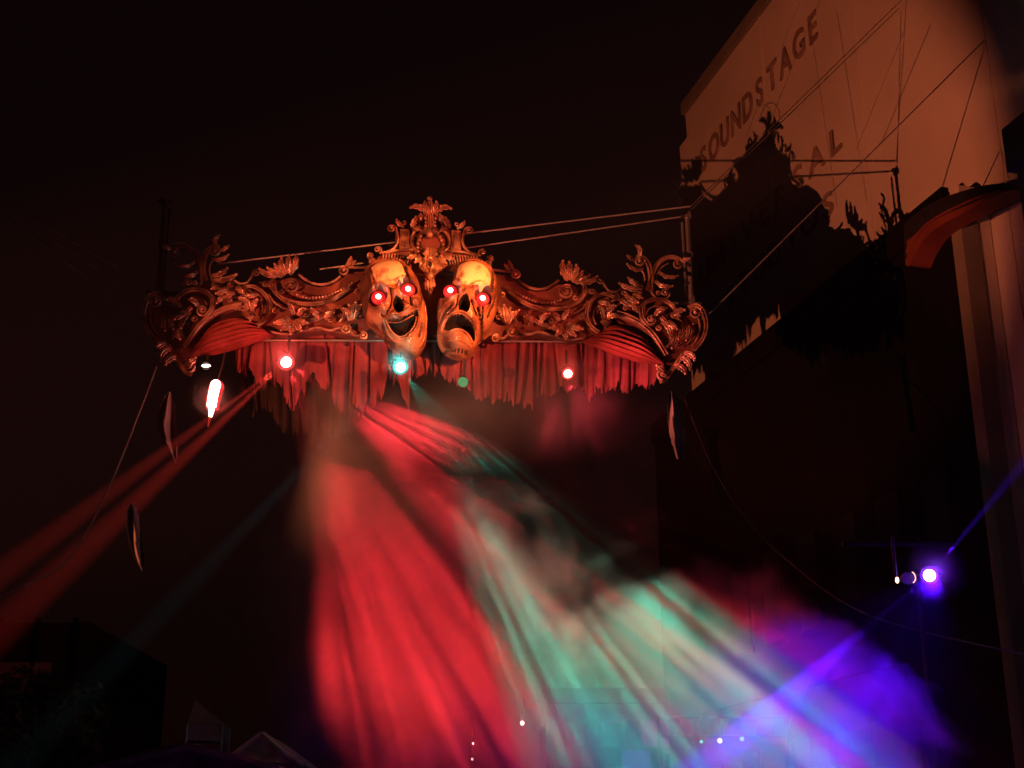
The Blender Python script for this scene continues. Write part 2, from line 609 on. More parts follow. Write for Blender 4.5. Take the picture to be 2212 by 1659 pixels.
def ridged_sect(r0, r1):
    """carved scroll band: two raised lips with a hollow between"""
    def f(t):
        r = r0 + (r1 - r0) * t
        return [(-1.5 * r, -r), (-1.6 * r, 0.9 * r), (-1.0 * r, 1.5 * r), (-0.45 * r, 0.55 * r), (0.45 * r, 0.55 * r), (1.0 * r, 1.5 * r), (1.6 * r, 0.9 * r), (1.5 * r, -r)]
    return f


def leaf_mesh(mb, base, tip, width, bend=0.25, y0=-0.1, lobes=3, lift=0.08):
    bx, by = base
    tx, ty = tip
    mx, my = (bx + tx) / 2 - (ty - by) * bend, (by + ty) / 2 + (tx - bx) * bend
    n = 13
    path = []
    for i in range(n):
        t = i / (n - 1)
        path.append(((1 - t) ** 2 * bx + 2 * t * (1 - t) * mx + t * t * tx, (1 - t) ** 2 * by + 2 * t * (1 - t) * my + t * t * ty))

    def sect(t):
        w = width * 1.5 * (0.22 + 0.78 * math.sin(math.pi * min(1, t * 0.86 + 0.10)) ** 0.8)
        w *= 0.66 + 0.34 * abs(math.sin(math.pi * (lobes * t + 0.25)))
        w = max(w, width * 0.3)
        h = width * 0.7
        return [(-w, h * .1), (-w * 0.7, h * 0.7), (-w * 0.22, h * 0.45), (0, h * .95), (w * 0.22, h * 0.45), (w * 0.7, h * 0.7), (w, h * .1), (0, -h * 0.7)]
    mb.sphere((tx, y0 - lift * .8 - width * .3, ty), width * .62, 7, 5)
    sweep(mb, path, sect, lambda t: y0 - lift * math.sin(t * 2.2))


def volute_mesh(mb, c, rad, r, a0, turns, dr, y0, lift=0.05):
    n = int(16 * turns) + 2
    path = []
    for i in range(n):
        t = i / (n - 1)
        a = a0 + dr * 2 * math.pi * turns * t
        q = rad * (1 - 0.86 * t ** 0.9)
        path.append((c[0] + q * math.cos(a), c[1] + q * math.sin(a)))
    sweep(mb, path, round_sect(r, r * 0.6), lambda t: y0 - lift * t)
    mb.sphere((c[0], y0 - lift, c[1]), rad * 0.26, 8, 6)


# ---- dark red backing panels, symmetric
main_px = [(928, 574), (1058, 590), (1102, 594), (1123, 613), (1140, 625), (1162, 629), (1187, 625), (1204, 614), (1222, 612), (1262, 620), (1290, 624), (1314, 638),
           (1334, 634), (1360, 630), (1402, 634), (1430, 652), (1450, 664), (1470, 684), (1490, 674), (1512, 690), (1518, 715), (1508, 746), (1490, 768),
           (1468, 776), (1448, 776), (1436, 768), (1408, 727), (1375, 700), (1328, 684), (1310, 710), (1290, 724), (1262, 733), (1230, 735), (1190, 727), (1150, 721),
           (1107, 730), (1060, 734), (928, 725)]
def sym_outline(px):
    r = [lv(*p) for p in px]
    u0 = r[0][0]
    r = [(u - u0 if i in (0, len(r) - 1) else u, v) for i, (u, v) in enumerate(r)]
    r[0] = (0, r[0][1])
    r[-1] = (0, r[-1][1])
    return r + [(-u, v) for u, v in reversed(r[1:-1])]
def plate(name, outline, y0, y1, mat, par, bev=0.02):
    n = len(outline)
    cx = sum(p[0] for p in outline) / n
    mb = MB()
    # signed area for the inward bevel
    ar = sum(outline[i][0] * outline[(i + 1) % n][1] - outline[(i + 1) % n][0] * outline[i][1] for i in range(n))
    sg = 1 if ar > 0 else -1
    ins = []
    for i in range(n):
        a, b, c = Vector(outline[i - 1]), Vector(outline[i]), Vector(outline[(i + 1) % n])
        e1, e2 = (b - a).normalized(), (c - b).normalized()
        nn = Vector((-(e1.y + e2.y), e1.x + e2.x)) * sg
        nn = nn.normalized() if nn.length > 1e-6 else Vector((0, 0))
        ins.append(b + nn * bev)
    v = [(p[0], y1, p[1]) for p in outline] + [(p[0], y0 + bev, p[1]) for p in outline] + [(p.x, y0, p.y) for p in ins]
    fs = [tuple(range(n)), tuple(range(3 * n - 1, 2 * n - 1, -1))]
    for k in (0, 1):
        for i in range(n):
            j = (i + 1) % n
            fs.append((k * n + i, (k + 1) * n + i, (k + 1) * n + j, k * n + j))
    mb.add(v, fs)
    return mb.build(name, mat, par, smooth=False)
plate('backing_panel', sym_outline(main_px), 0.0, 0.5, M['panel'], header)
crest_px = [(928, 458), (940, 470), (956, 488), (972, 497), (998, 501), (1004, 510), (999, 522), (1001, 538), (1015, 553), (1040, 561), (1050, 575), (1058, 588), (928, 600)]
plate('crest_panel', sym_outline(crest_px), -0.06, 0.40, M['panel'], header)
back_px = [(928, 442), (934, 450), (942, 452), (950, 458), (966, 462), (962, 476), (976, 490), (998, 492), (1018, 500), (1020, 510), (1004, 518), (1002, 532), (1010, 545), (1024, 552), (1042, 547), (1050, 555),
           (1048, 566), (1060, 580), (1096, 582), (1112, 590), (1126, 612), (1150, 624), (1186, 622), (1204, 606), (1214, 584), (1226, 584), (1238, 594), (1256, 602), (1290, 610), (1302, 626), (928, 640)]
plate('back_board', sym_outline(back_px), 0.41, 0.50, M['void'], header, 0.01)

px = PXM
tubes = [  # picture path of the right half, radius start, radius end, ridged, depth
    ([(1120, 609), (1130, 618), (1145, 625), (1162, 628), (1180, 625), (1196, 617), (1206, 609)], 2.6, 2.6, 0, .06, 'moulding'),
    ([(1056, 586), (1080, 588), (1104, 590)], 2.6, 2.6, 0, .06, 'moulding'),
    ([(1001, 512), (998, 524), (1001, 538), (1012, 551), (1032, 558)], 2.6, 2.4, 0, .12, 'moulding'),
    ([(957, 506), (966, 514), (971, 528), (968, 542), (960, 551)], 2.4, 2.2, 0, .14, 'scroll'),
    ([(966, 549), (985, 551), (1004, 553), (1024, 559)], 2.2, 2.0, 0, .14, 'moulding'),
    ([(1398, 634), (1403, 612), (1402, 592), (1395, 573), (1384, 563), (1371, 562)], 3.4, 2.2, 1, .12, 'scroll'),
    ([(1384, 632), (1390, 612), (1388, 597), (1381, 588)], 2.0, 1.2, 0, .10, 'scroll'),
    ([(1402, 634), (1404, 612), (1410, 592), (1422, 573), (1438, 563), (1452, 562), (1466, 567)], 3.4, 2.2, 1, .12, 'scroll'),
    ([(1412, 612), (1418, 596), (1428, 582), (1442, 574)], 2.0, 1.2, 0, .10, 'scroll'),
    ([(1402, 622), (1405, 638), (1414, 650), (1430, 653)], 3.0, 2.2, 0, .12, 'scroll'),
    ([(1394, 708), (1384, 694), (1382, 676), (1390, 662), (1406, 655), (1426, 655), (1443, 663), (1456, 677), (1463, 692)], 2.6, 2.2, 1, .14, 'scroll'),
    ([(1394, 684), (1400, 673), (1412, 667), (1428, 668)], 2.0, 1.3, 0, .10, 'scroll'),
    ([(1484, 672), (1498, 667), (1511, 676), (1519, 694), (1521, 715), (1516, 735), (1506, 752), (1492, 767)], 2.8, 2.4, 1, .14, 'scroll'),
    ([(1506, 694), (1509, 714), (1503, 735), (1492, 752)], 2.2, 1.5, 0, .10, 'scroll'),
    ([(1494, 704), (1497, 718), (1490, 736), (1482, 748)], 2.0, 1.3, 0, .10, 'scroll'),
    ([(1322, 680), (1350, 687), (1375, 699), (1393, 712), (1408, 727), (1422, 747), (1437, 772)], 3.2, 2.8, 1, .10, 'arch_moulding'),
    ([(1292, 724), (1276, 713), (1267, 697), (1266, 677), (1273, 660), (1288, 647), (1306, 641), (1326, 649)], 2.3, 2.0, 1, .12, 'scroll'),
    ([(1286, 706), (1280, 691), (1283, 675), (1293, 664)], 1.8, 1.3, 0, .10, 'scroll'),
    ([(1100, 636), (1117, 651), (1134, 662), (1152, 669), (1182, 674), (1215, 672), (1240, 664), (1256, 650), (1262, 634), (1257, 620), (1244, 611)], 2.3, 2.1, 1, .13, 'crescent_moulding'),
    ([(1208, 690), (1235, 684), (1256, 672), (1268, 655)], 2.2, 1.6, 0, .10, 'scroll'),
    ([(1262, 619), (1278, 615), (1288, 606), (1299, 609), (1304, 621), (1313, 633), (1327, 636), (1340, 629)], 2.8, 2.2, 0, .10, 'wave_moulding'),
    ([(1148, 690), (1164, 703), (1186, 707), (1203, 697)], 2.2, 1.8, 1, .10, 'scroll'),
    ([(1121, 674), (1111, 690), (1119, 707)], 2.2, 1.6, 0, .10, 'scroll'),
    ([(1062, 730), (1085, 736), (1100, 725), (1120, 721), (1140, 727), (1165, 722), (1190, 729), (1215, 737), (1240, 738), (1264, 734)], 2.6, 2.4, 0, .10, 'lower_moulding'),
    ([(1474, 770), (1460, 790), (1448, 806), (1437, 822), (1424, 828)], 3.2, 2.2, 1, .06, 'scroll'),
    ([(1330, 650), (1345, 660), (1362, 664), (1380, 658)], 2.0, 1.4, 0, .10, 'scroll'),
    ([(1425, 690), (1440, 705), (1448, 724), (1446, 745), (1436, 756)], 2.4, 1.6, 1, .10, 'scroll'),
    ([(1455, 690), (1470, 700), (1478, 718), (1474, 740), (1462, 756)], 2.4, 1.6, 0, .10, 'scroll'),
]
for pts, r0, r1, rd, dep, nm in tubes:
    path = smooth_path([lv(*p) for p in pts], 5)
    for s in (1, -1):
        sweep_mb = MB()
        sweep(sweep_mb, mir(path, s), (ridged_sect if rd else round_sect)(r0 * px * 1.25, r1 * px * 1.2), -dep)
        sweep_mb.build(nm, M['gold'], header)
vols = [  # centre, radius, tube, start angle, turns, direction
    (1012, 507, 11, 2.2, 200, 1.7, -1), (1041, 553, 9, 2.0, 240, 1.6, -1), (1111, 601, 12, 2.4, 100, 1.7, -1),
    (1222, 638, 18, 2.6, 60, 2.1, 1), (1377, 573, 13, 2.3, 120, 1.8, -1), (1459, 578, 12, 2.2, 60, 1.8, -1), (1433, 641, 12, 2.2, 260, 1.7, 1),
    (1403, 697, 13, 2.4, 200, 1.8, 1), (1496, 683, 15, 2.6, 110, 1.8, -1), (1311, 660, 10, 2.0, 80, 1.6, 1), (1107, 725, 11, 2.4, 120, 1.7, 1),
    (1427, 815, 12, 2.4, 270, 1.6, -1), (1292, 614, 8, 2.0, 80, 1.5, -1), (1167, 693, 7, 1.8, 250, 1.5, 1), (1347, 641, 8, 2.0, 90, 1.5, 1), (1255, 692, 8, 2.0, 30, 1.5, 1),
    (1085, 645, 7, 2.0, 60, 1.5, 1), (1078, 690, 8, 2.0, 160, 1.5, 1), (1135, 688, 6, 1.8, 20, 1.5, -1), (1190, 699, 6, 1.8, 100, 1.5, 1), (1240, 650, 6, 1.8, 10, 1.5, -1), (1277, 637, 7, 2.0, 90, 1.5, 1),
    (1320, 668, 6, 1.8, 200, 1.5, 1), (1347, 672, 6, 1.8, 40, 1.5, -1), (1420, 716, 7, 2.0, 80, 1.5, 1), (1486, 733, 7, 2.0, 90, 1.5, -1), (1380, 642, 6, 1.8, 120, 1.5, 1), (1418, 640, 6, 1.8, 60, 1.5, -1),
    (1066, 612, 7, 2.0, 90, 1.5, -1), (1066, 655, 8, 2.0, 90, 1.5, 1), (1140, 708, 6, 1.8, 30, 1.5, 1), (1183, 713, 6, 1.8, 120, 1.5, -1), (1232, 715, 7, 2.0, 0, 1.5, 1),
    (1070, 738, 10, 2.4, 60, 1.6, 1), (1460, 750, 7, 1.8, 90, 1.5, 1), (985, 493, 5.5, 1.6, 120, 1.5, -1), (1056, 572, 6, 1.7, 120, 1.5, -1)]
for x, y, rad, r, a0, turns, dr in vols:
    r *= 1.25
    c = lv(x, y)
    for s in (1, -1):
        mb = MB()
        volute_mesh(mb, (c[0] * s, c[1]), rad * px, r * px, R(a0) if s > 0 else math.pi - R(a0), turns, dr * s, -0.12, 0.07)
        mb.build('volute', M['gold'], header)
leaves = [  # base, tip, width, bend
    ((1226, 612), (1213, 575), 6, .3), ((1228, 612), (1226, 578), 6, .0), ((1230, 613), (1241, 586), 6, -.3), ((1234, 614), (1255, 597), 6, -.25), ((1240, 617), (1270, 606), 6, -.3), ((1252, 620), (1286, 609), 5, -.35),
    ((1108, 590), (1097, 574), 4, .3), ((1100, 590), (1088, 583), 3.5, .3),
    ((1384, 624), (1352, 612), 5, .4), ((1384, 632), (1334, 622), 5.5, .28), ((1386, 588), (1350, 582), 4.2, .5), ((1368, 572), (1350, 565), 4, .3), ((1378, 561), (1369, 541), 4.5, -.4),
    ((1464, 570), (1484, 570), 4.5, -.3), ((1420, 596), (1458, 608), 4.2, -.5), ((1412, 612), (1448, 628), 4.6, -.45),
    ((1090, 704), (1073, 676), 6, -.2), ((1092, 704), (1086, 672), 6, 0), ((1095, 704), (1100, 675), 6, .2), ((1098, 706), (1112, 684), 5, .2),
    ((1165, 708), (1184, 690), 5, .3), ((1150, 704), (1132, 694), 5, -.3),
    ((1208, 708), (1186, 718), 6, .3), ((1210, 710), (1198, 736), 6, .2), ((1214, 711), (1220, 742), 6, 0), ((1220, 710), (1240, 736), 6, -.2), ((1224, 706), (1254, 722), 6, -.3), ((1206, 700), (1190, 688), 5, -.3), ((1216, 698), (1226, 680), 5, .2),
    ((1440, 700), (1457, 722), 6, -.3), ((1448, 692), (1474, 680), 6, .3), ((1470, 708), (1460, 742), 6, .2), ((1482, 712), (1476, 746), 6, .2), ((1428, 700), (1444, 738), 6, .2), ((1456, 730), (1446, 762), 6, .2), ((1412, 690), (1428, 680), 5, .3),
    ((1474, 768), (1494, 788), 6, .3), ((1466, 778), (1484, 808), 6, .3), ((1452, 798), (1474, 818), 6, .3), ((1438, 812), (1414, 798), 6, .3),
    ((1306, 692), (1326, 672), 6, .3), ((1300, 696), (1290, 674), 5, -.2), ((1308, 696), (1334, 694), 5, .3), ((1296, 700), (1304, 718), 5, .3), ((1290, 658), (1312, 668), 5, -.3),
    ((1338, 648), (1356, 670), 6, -.3), ((1350, 645), (1374, 664), 6, -.3), ((1330, 642), (1318, 662), 5, .3), ((1366, 640), (1384, 654), 5, -.3), ((1360, 655), (1372, 684), 5, -.2),
    ((972, 500), (961, 484), 5, .3), ((986, 500), (1002, 489), 4, -.4), ((958, 490), (950, 476), 5, .2), ((962, 498), (950, 512), 5, .3),
    ((936, 470), (973, 462), 6, .35), ((932, 470), (942, 449), 5.5, -.3), ((1050, 566), (1062, 574), 4, .3), ((1046, 572), (1056, 588), 4, .3),
    ((950, 560), (962, 580), 6, -.3), ((945, 566), (950, 592), 6, -.2), ((958, 558), (978, 570), 5, -.3)]
for i, (b, t, w, bend) in enumerate(leaves):
    bu, tu = lv(*b), lv(*t)
    for s in (1, -1):
        mb = MB()
        leaf_mesh(mb, (bu[0] * s, bu[1]), (tu[0] * s, tu[1]), w * px, bend * s, -0.12 - 0.02 * (i % 3))
        mb.build('acanthus_leaf', M['gold'], header)
def beads(path_px, n, r, y0, name, s):
    path = smooth_path([lv(*p) for p in path_px], 12)
    L = [0]
    for a, b in zip(path, path[1:]):
        L.append(L[-1] + math.hypot(a[0] - b[0], a[1] - b[1]))
    mb = MB()
    k = 0
    for i in range(n):
        d = L[-1] * i / (n - 1)
        while k < len(L) - 2 and L[k + 1] < d:
            k += 1
        f_ = (d - L[k]) / max(L[k + 1] - L[k], 1e-6)
        u = path[k][0] + (path[k + 1][0] - path[k][0]) * f_
        v = path[k][1] + (path[k + 1][1] - path[k][1]) * f_
        mb.sphere((u * s, y0, v), r * px * (1 + 0.15 * math.sin(i * 2.1)), 7, 5)
    mb.build(name, M['gold'], header)
for s in (1, -1):
    beads([(1094, 626), (1110, 637), (1127, 646), (1154, 657), (1187, 661), (1209, 655)], 19, 3.2, -0.13, 'bead_garland', s)
    beads([(943, 474), (939, 492), (943, 509), (950, 522), (956, 539), (955, 556), (946, 580), (937, 602)], 17, 3.9, -0.18, 'braided_garland', s)
    # pilaster blocks of the crest, with a raised field
    a, b = lv(975, 504), lv(996, 550)
    k = 0.03
    plate('pilaster', [(a[0] * s, a[1]), (b[0] * s - 0.015 * s, a[1]), (b[0] * s, b[1]), (a[0] * s - 0.02 * s, b[1])], -0.13, -0.055, M['gold'], header, 0.015)
    a, b = lv(979, 512), lv(992, 544)
    plate('pilaster_field', [(a[0] * s, a[1]), (b[0] * s, a[1]), (b[0] * s, b[1]), (a[0] * s, b[1])], -0.16, -0.125, M['gold'], header, 0.012)
    for i in range(11):
        x = 967 + i * 6.2
        a, b = lv(x, 556.5 + i * 0.35), lv(x + 5 - i * 0.25, 577 + i * 0.4)
        mb = MB()
        sweep(mb, [(a[0] * s, a[1]), ((a[0] * .75 + b[0] * .25) * s, a[1] * .75 + b[1] * .25), ((a[0] + b[0]) / 2 * s, (a[1] + b[1]) / 2), (b[0] * s, b[1])],
              round_sect(2.3 * px, 1.5 * px, 6, 1.5), -0.10)
        mb.build('flute', M['gold'], header)
# pieces on the axis
c = lv(925, 531)
ell = lambda rx, ry, n=26: [(c[0] * 0 + rx * px * math.cos(2 * math.pi * i / n), c[1] + ry * px * math.sin(2 * math.pi * i / n)) for i in range(n)]
plate('cartouche_panel', ell(24, 18), -0.14, -0.055, M['panel'], header, 0.02)
mb = MB()
loop = ell(27, 21, 40)
sweep(mb, loop + [loop[0]], round_sect(2.0 * px, 2.0 * px), -0.13, cap=False)
mb.build('cartouche_rim', M['gold'], header)
for dx in (-7, -2.3, 2.3, 7):
    mb = MB()
    a, b = lv(928 + dx * 0.9, 470), lv(928 + dx * 1.2, 502)
    sweep(mb, [(a[0], a[1]), ((a[0] + b[0]) / 2, (a[1] + b[1]) / 2), (b[0], b[1])], round_sect(2.2 * px, 2.6 * px), -0.16)
    mb.build('trunk_rib', M['gold'], header)
mb = MB()
a = lv(928, 438)
mb.sphere((a[0], -0.15, a[1]), 6.5 * px, 12, 8, (1, .8, .85))
mb.build('finial_ball', M['gold'], header)
mb = MB()
leaf_mesh(mb, (0, lv(928, 478)[1]), (0, lv(928, 441)[1]), 7 * px, .1, -0.13, 2, .05)
mb.build('finial_stalk', M['gold'], header)
for b, t, w, y in [((928, 505), (928, 520), 15, -.16), ((928, 548), (928, 572), 12, -.2), ((928, 566), (928, 612), 15, -.22), ((928, 600), (928, 648), 8, -.2)]:
    mb = MB()
    leaf_mesh(mb, lv(*b), lv(*t), w * px, .02, y, 2, .05)
    mb.build('pendant_leaf', M['gold'], header)
mb = MB()
a = lv(928, 589)
mb.sphere((a[0], -0.30, a[1]), 9 * px, 12, 8, (1, .6, 1.25))
mb.build('pendant_boss', M['gold'], header)
mb = MB()
a = lv(928, 590)
mb.sphere((a[0], -0.345, a[1]), 4.4 * px, 8, 6, (.9, .5, 1.5))
mb.build('pendant_hollow', M['void'], header)

# pleated velvet swags under the arches of the header ---------------------------
for s, lab in ((1, 'red pleated velvet swag filling the right arch of the header'), (-1, 'dim red pleated velvet swag filling the left arch of the header')):
    top = smooth_path([lv(*p) for p in [(1286, 716), (1322, 702), (1360, 708), (1392, 727), (1424, 776)]], 8)
    bot = smooth_path([lv(*p) for p in [(1256, 738), (1290, 752), (1336, 770), (1380, 781), (1424, 786)]], 8)
    rings = []
    n = 28
    for (ta, tb) in zip(top, bot):
        ring = []
        for j in range(n + 1):
            k = j / n
            u = ta[0] + (tb[0] - ta[0]) * k
            v = ta[1] + (tb[1] - ta[1]) * k - 0.10 * math.sin(math.pi * k)
            y = 0.02 - 0.22 * math.sin(math.pi * k) + 0.035 * math.sin(k * 2 * math.pi * 6.5 + 0.4 * math.sin(u * 7))
            ring.append(Vector((u * s, y, v)))
        rings.append(ring)
    o = MB().loft(rings, cap=False, closed=False).build('velvet_swag', M['swag'], label=lab, cat='drape', group='velvet swags')
    o.matrix_world = HM

# ================================================================== MASKS
def mask(name, label, outline_px, cen_px, eyes, nose, mouth, bumps, ridges, forehead, lips, pat, H=0.66, y0=-0.16):
    root = empty(name, HM @ hp(*cen_px), label, 'mask', 'theatre masks')
    root.matrix_world = HM @ Matrix.Translation(hp(*cen_px))
    c0 = lv(*cen_px)
    loc = lambda x, y: ((lv(x, y)[0] - c0[0]), (lv(x, y)[1] - c0[1]))
    ol = smooth_path([loc(*p) for p in outline_px + outline_px[:1]], 6)[:-1]
    pol = sorted([(math.atan2(v, u), math.hypot(u, v)) for u, v in ol])

    def rad(a):
        for i in range(len(pol)):
            a1, r1 = pol[i]
            a0, r0 = pol[i - 1]
            if i == 0:
                a0 -= 2 * math.pi
            if a0 <= a <= a1:
                return r0 + (r1 - r0) * (a - a0) / max(a1 - a0, 1e-6)
        a0, r0 = pol[-1]
        a1, r1 = pol[0][0] + 2 * math.pi, pol[0][1]
        return r0 + (r1 - r0) * (a - a0) / max(a1 - a0, 1e-6)
    ey = [loc(*e_) for e_ in eyes]
    no = loc(*nose[:2])
    nrx, nry, nrot = nose[2] * px, nose[3] * px, R(nose[4])
    bp = [(loc(b[0], b[1]), b[2] * px, b[3]) for b in bumps]
    rg = [([loc(*q_) for q_ in smooth_path(r_[0], 4)], r_[1] * px, r_[2]) for r_ in ridges]
    mo = [loc(*p_) for p_ in smooth_path(mouth + mouth[:1], 4)[:-1]]
    msx = [p_[0] for p_ in mo]
    msy = [p_[1] for p_ in mo]

    def inside(x, y, poly):
        r_ = False
        n = len(poly)
        for i in range(n):
            x0, y0_ = poly[i]
            x1, y1_ = poly[i - 1]
            if (y0_ > y) != (y1_ > y) and x < (x1 - x0) * (y - y0_) / (y1_ - y0_) + x0:
                r_ = not r_
        return r_

    def edged(x, y, poly):
        best = 9
        n = len(poly)
        for i in range(n):
            ax, ay = poly[i - 1]
            bx, by = poly[i]
            dx, dy = bx - ax, by - ay
            t = max(0, min(1, ((x - ax) * dx + (y - ay) * dy) / (dx * dx + dy * dy + 1e-9)))
            best = min(best, math.hypot(x - ax - t * dx, y - ay - t * dy))
        return best

    def height(x, y, rho, voids=True):
        h = H * max(0, 1 - rho ** 2.6) ** 0.55
        for e_ in ey:
            d = math.hypot(x - e_[0], y - e_[1]) / (15 * px)
            h -= 0.20 * math.exp(-(d / 1.15) ** 6)
            h += 0.05 * math.exp(-((d - 1.4) / 0.22) ** 2)
        for (b, r_, a) in bp:
            h += 1.3 * a * math.exp(-((x - b[0]) ** 2 + (y - b[1]) ** 2) / r_ ** 2)
        for (pl, r_, a) in rg:
            d = min((x - q_[0]) ** 2 + (y - q_[1]) ** 2 for q_ in pl)
            h += 1.7 * a * math.exp(-d / r_ ** 2)
        v = 0
        dx, dy = x - no[0], y - no[1]
        ca, sa = math.cos(nrot), math.sin(nrot)
        q_ = math.hypot((dx * ca + dy * sa) / nrx, (-dx * sa + dy * ca) / nry)
        if voids and q_ < 1:
            h -= 0.28 * min(1, (1 - q_) * 2.5) ** .7
            v = 1
        if voids and min(msx) < x < max(msx) and min(msy) < y < max(msy) and inside(x, y, mo):
            h -= 0.30 * min(1, edged(x, y, mo) / (5 * px)) ** .7
            v = 1
        return h, v
    NA, NR = 190, 84
    pt = [loc(*p_) for p_ in smooth_path(pat + pat[:1], 4)[:-1]]
    vs_, fs, mi, vd = [], [], [], []
    hh, v_ = height(0, 0, 0)
    vs_.append((0, y0 - hh, 0))
    vd.append(v_)
    for k in range(1, NR + 1):
        rho = (k / NR) ** 0.9
        for j in range(NA):
            a = -math.pi + 2 * math.pi * j / NA
            r_ = rad(a) * rho
            x, y = r_ * math.cos(a), r_ * math.sin(a)
            hh, v_ = height(x, y, rho)
            if k == NR:
                hh = min(hh, 0.0)
            vs_.append((x, y0 - hh, y))
            vd.append(v_)
    last = len(vs_) - NA
    for j in range(NA):                      # back rim
        a = -math.pi + 2 * math.pi * j / NA
        r_ = rad(a) * 0.97
        vs_.append((r_ * math.cos(a), y0 + 0.14, r_ * math.sin(a)))
        vd.append(0)
    for j in range(NA):
        k2 = (j + 1) % NA
        fs.append((0, 1 + j, 1 + k2))
        for k in range(NR):
            b0, b1 = 1 + k * NA, 1 + (k + 1) * NA
            fs.append((b0 + j, b1 + j, b1 + k2, b0 + k2))
    fs.append(tuple(range(len(vs_) - 1, len(vs_) - NA - 1, -1)))
    
    def dark_zone(x, y):  # darker in the temple patch, eye sockets and carved grooves
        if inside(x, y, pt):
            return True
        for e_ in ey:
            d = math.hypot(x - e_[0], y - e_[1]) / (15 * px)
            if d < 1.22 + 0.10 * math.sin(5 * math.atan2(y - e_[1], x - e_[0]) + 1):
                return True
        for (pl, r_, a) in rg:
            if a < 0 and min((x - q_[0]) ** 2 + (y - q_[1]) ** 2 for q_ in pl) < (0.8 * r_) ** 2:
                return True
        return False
    mi = [1 if sum(vd[i] for i in f_) * 2 >= len(f_) else (2 if len(f_) < 9 and dark_zone(vs_[f_[0]][0], vs_[f_[0]][2]) else 0) for f_ in fs]
    me_b = MB()
    me_b.v, me_b.f, me_b.mi = vs_, fs, mi
    face = me_b.build('face', [M['face'], M['void'], M['dark_tone']], root)
    # bone forehead plate
    fo = smooth_path([loc(*p_) for p_ in forehead + forehead[:1]], 5)[:-1]
    fc = (sum(p_[0] for p_ in fo) / len(fo), sum(p_[1] for p_ in fo) / len(fo))
    mb = MB()
    rings = []
    for k in range(14):
        q_ = 1 - k / 13.5
        ring = []
        for p_ in fo:
            jig = 1 + 0.03 * math.sin(p_[0] * 60) * math.cos(p_[1] * 47)
            x, y = fc[0] + (p_[0] - fc[0]) * q_ * jig, fc[1] + (p_[1] - fc[1]) * q_ * jig
            rr = math.hypot(x, y) / rad(math.atan2(y, x))
            hh, _ = height(x, y, min(rr, 0.999), False)
            ring.append(Vector((x, y0 - hh - (0.028 if k else -0.02) - 0.03 * (1 - q_ * q_), y)))
        rings.append(ring)
    mb.loft(rings, cap=False)
    mb.add(rings[-1], [tuple(range(len(fo)))])
    mb.build('forehead_plate', M['bone'], root)
    # eyes
    for e_ in ey:
        rr = math.hypot(*e_) / rad(math.atan2(e_[1], e_[0]))
        hh, _ = height(e_[0], e_[1], rr, False)
        mb = MB()
        mb.sphere((e_[0], y0 - hh - 0.12, e_[1]), 15.0 * px, 18, 12, (1, .6, 1))
        eb = mb.build('eye', M['g_eye'], root)
        mb = MB()
        mb.sphere((e_[0], y0 - hh - 0.12 - 15.0 * px * .57, e_[1]), 5.6 * px, 12, 8, (1, .4, 1))
        mb.build('pupil', M['g_pupil'], eb)
    # lips, rims
    for nm, pl, r0, r1, up in lips:
        path = [loc(*q_) for q_ in smooth_path(pl, 5)]

        def dep(t, path=path, up=up):
            x, y = path[min(len(path) - 1, int(round(t * (len(path) - 1))))]
            rr = math.hypot(x, y) / rad(math.atan2(y, x))
            return y0 - height(x, y, min(rr, 0.995), False)[0] - up
        mb = MB()
        sweep(mb, path, round_sect(r0 * px, r1 * px, 8, 1.1), dep)
        mb.build(nm, M['face'], root)
    return root


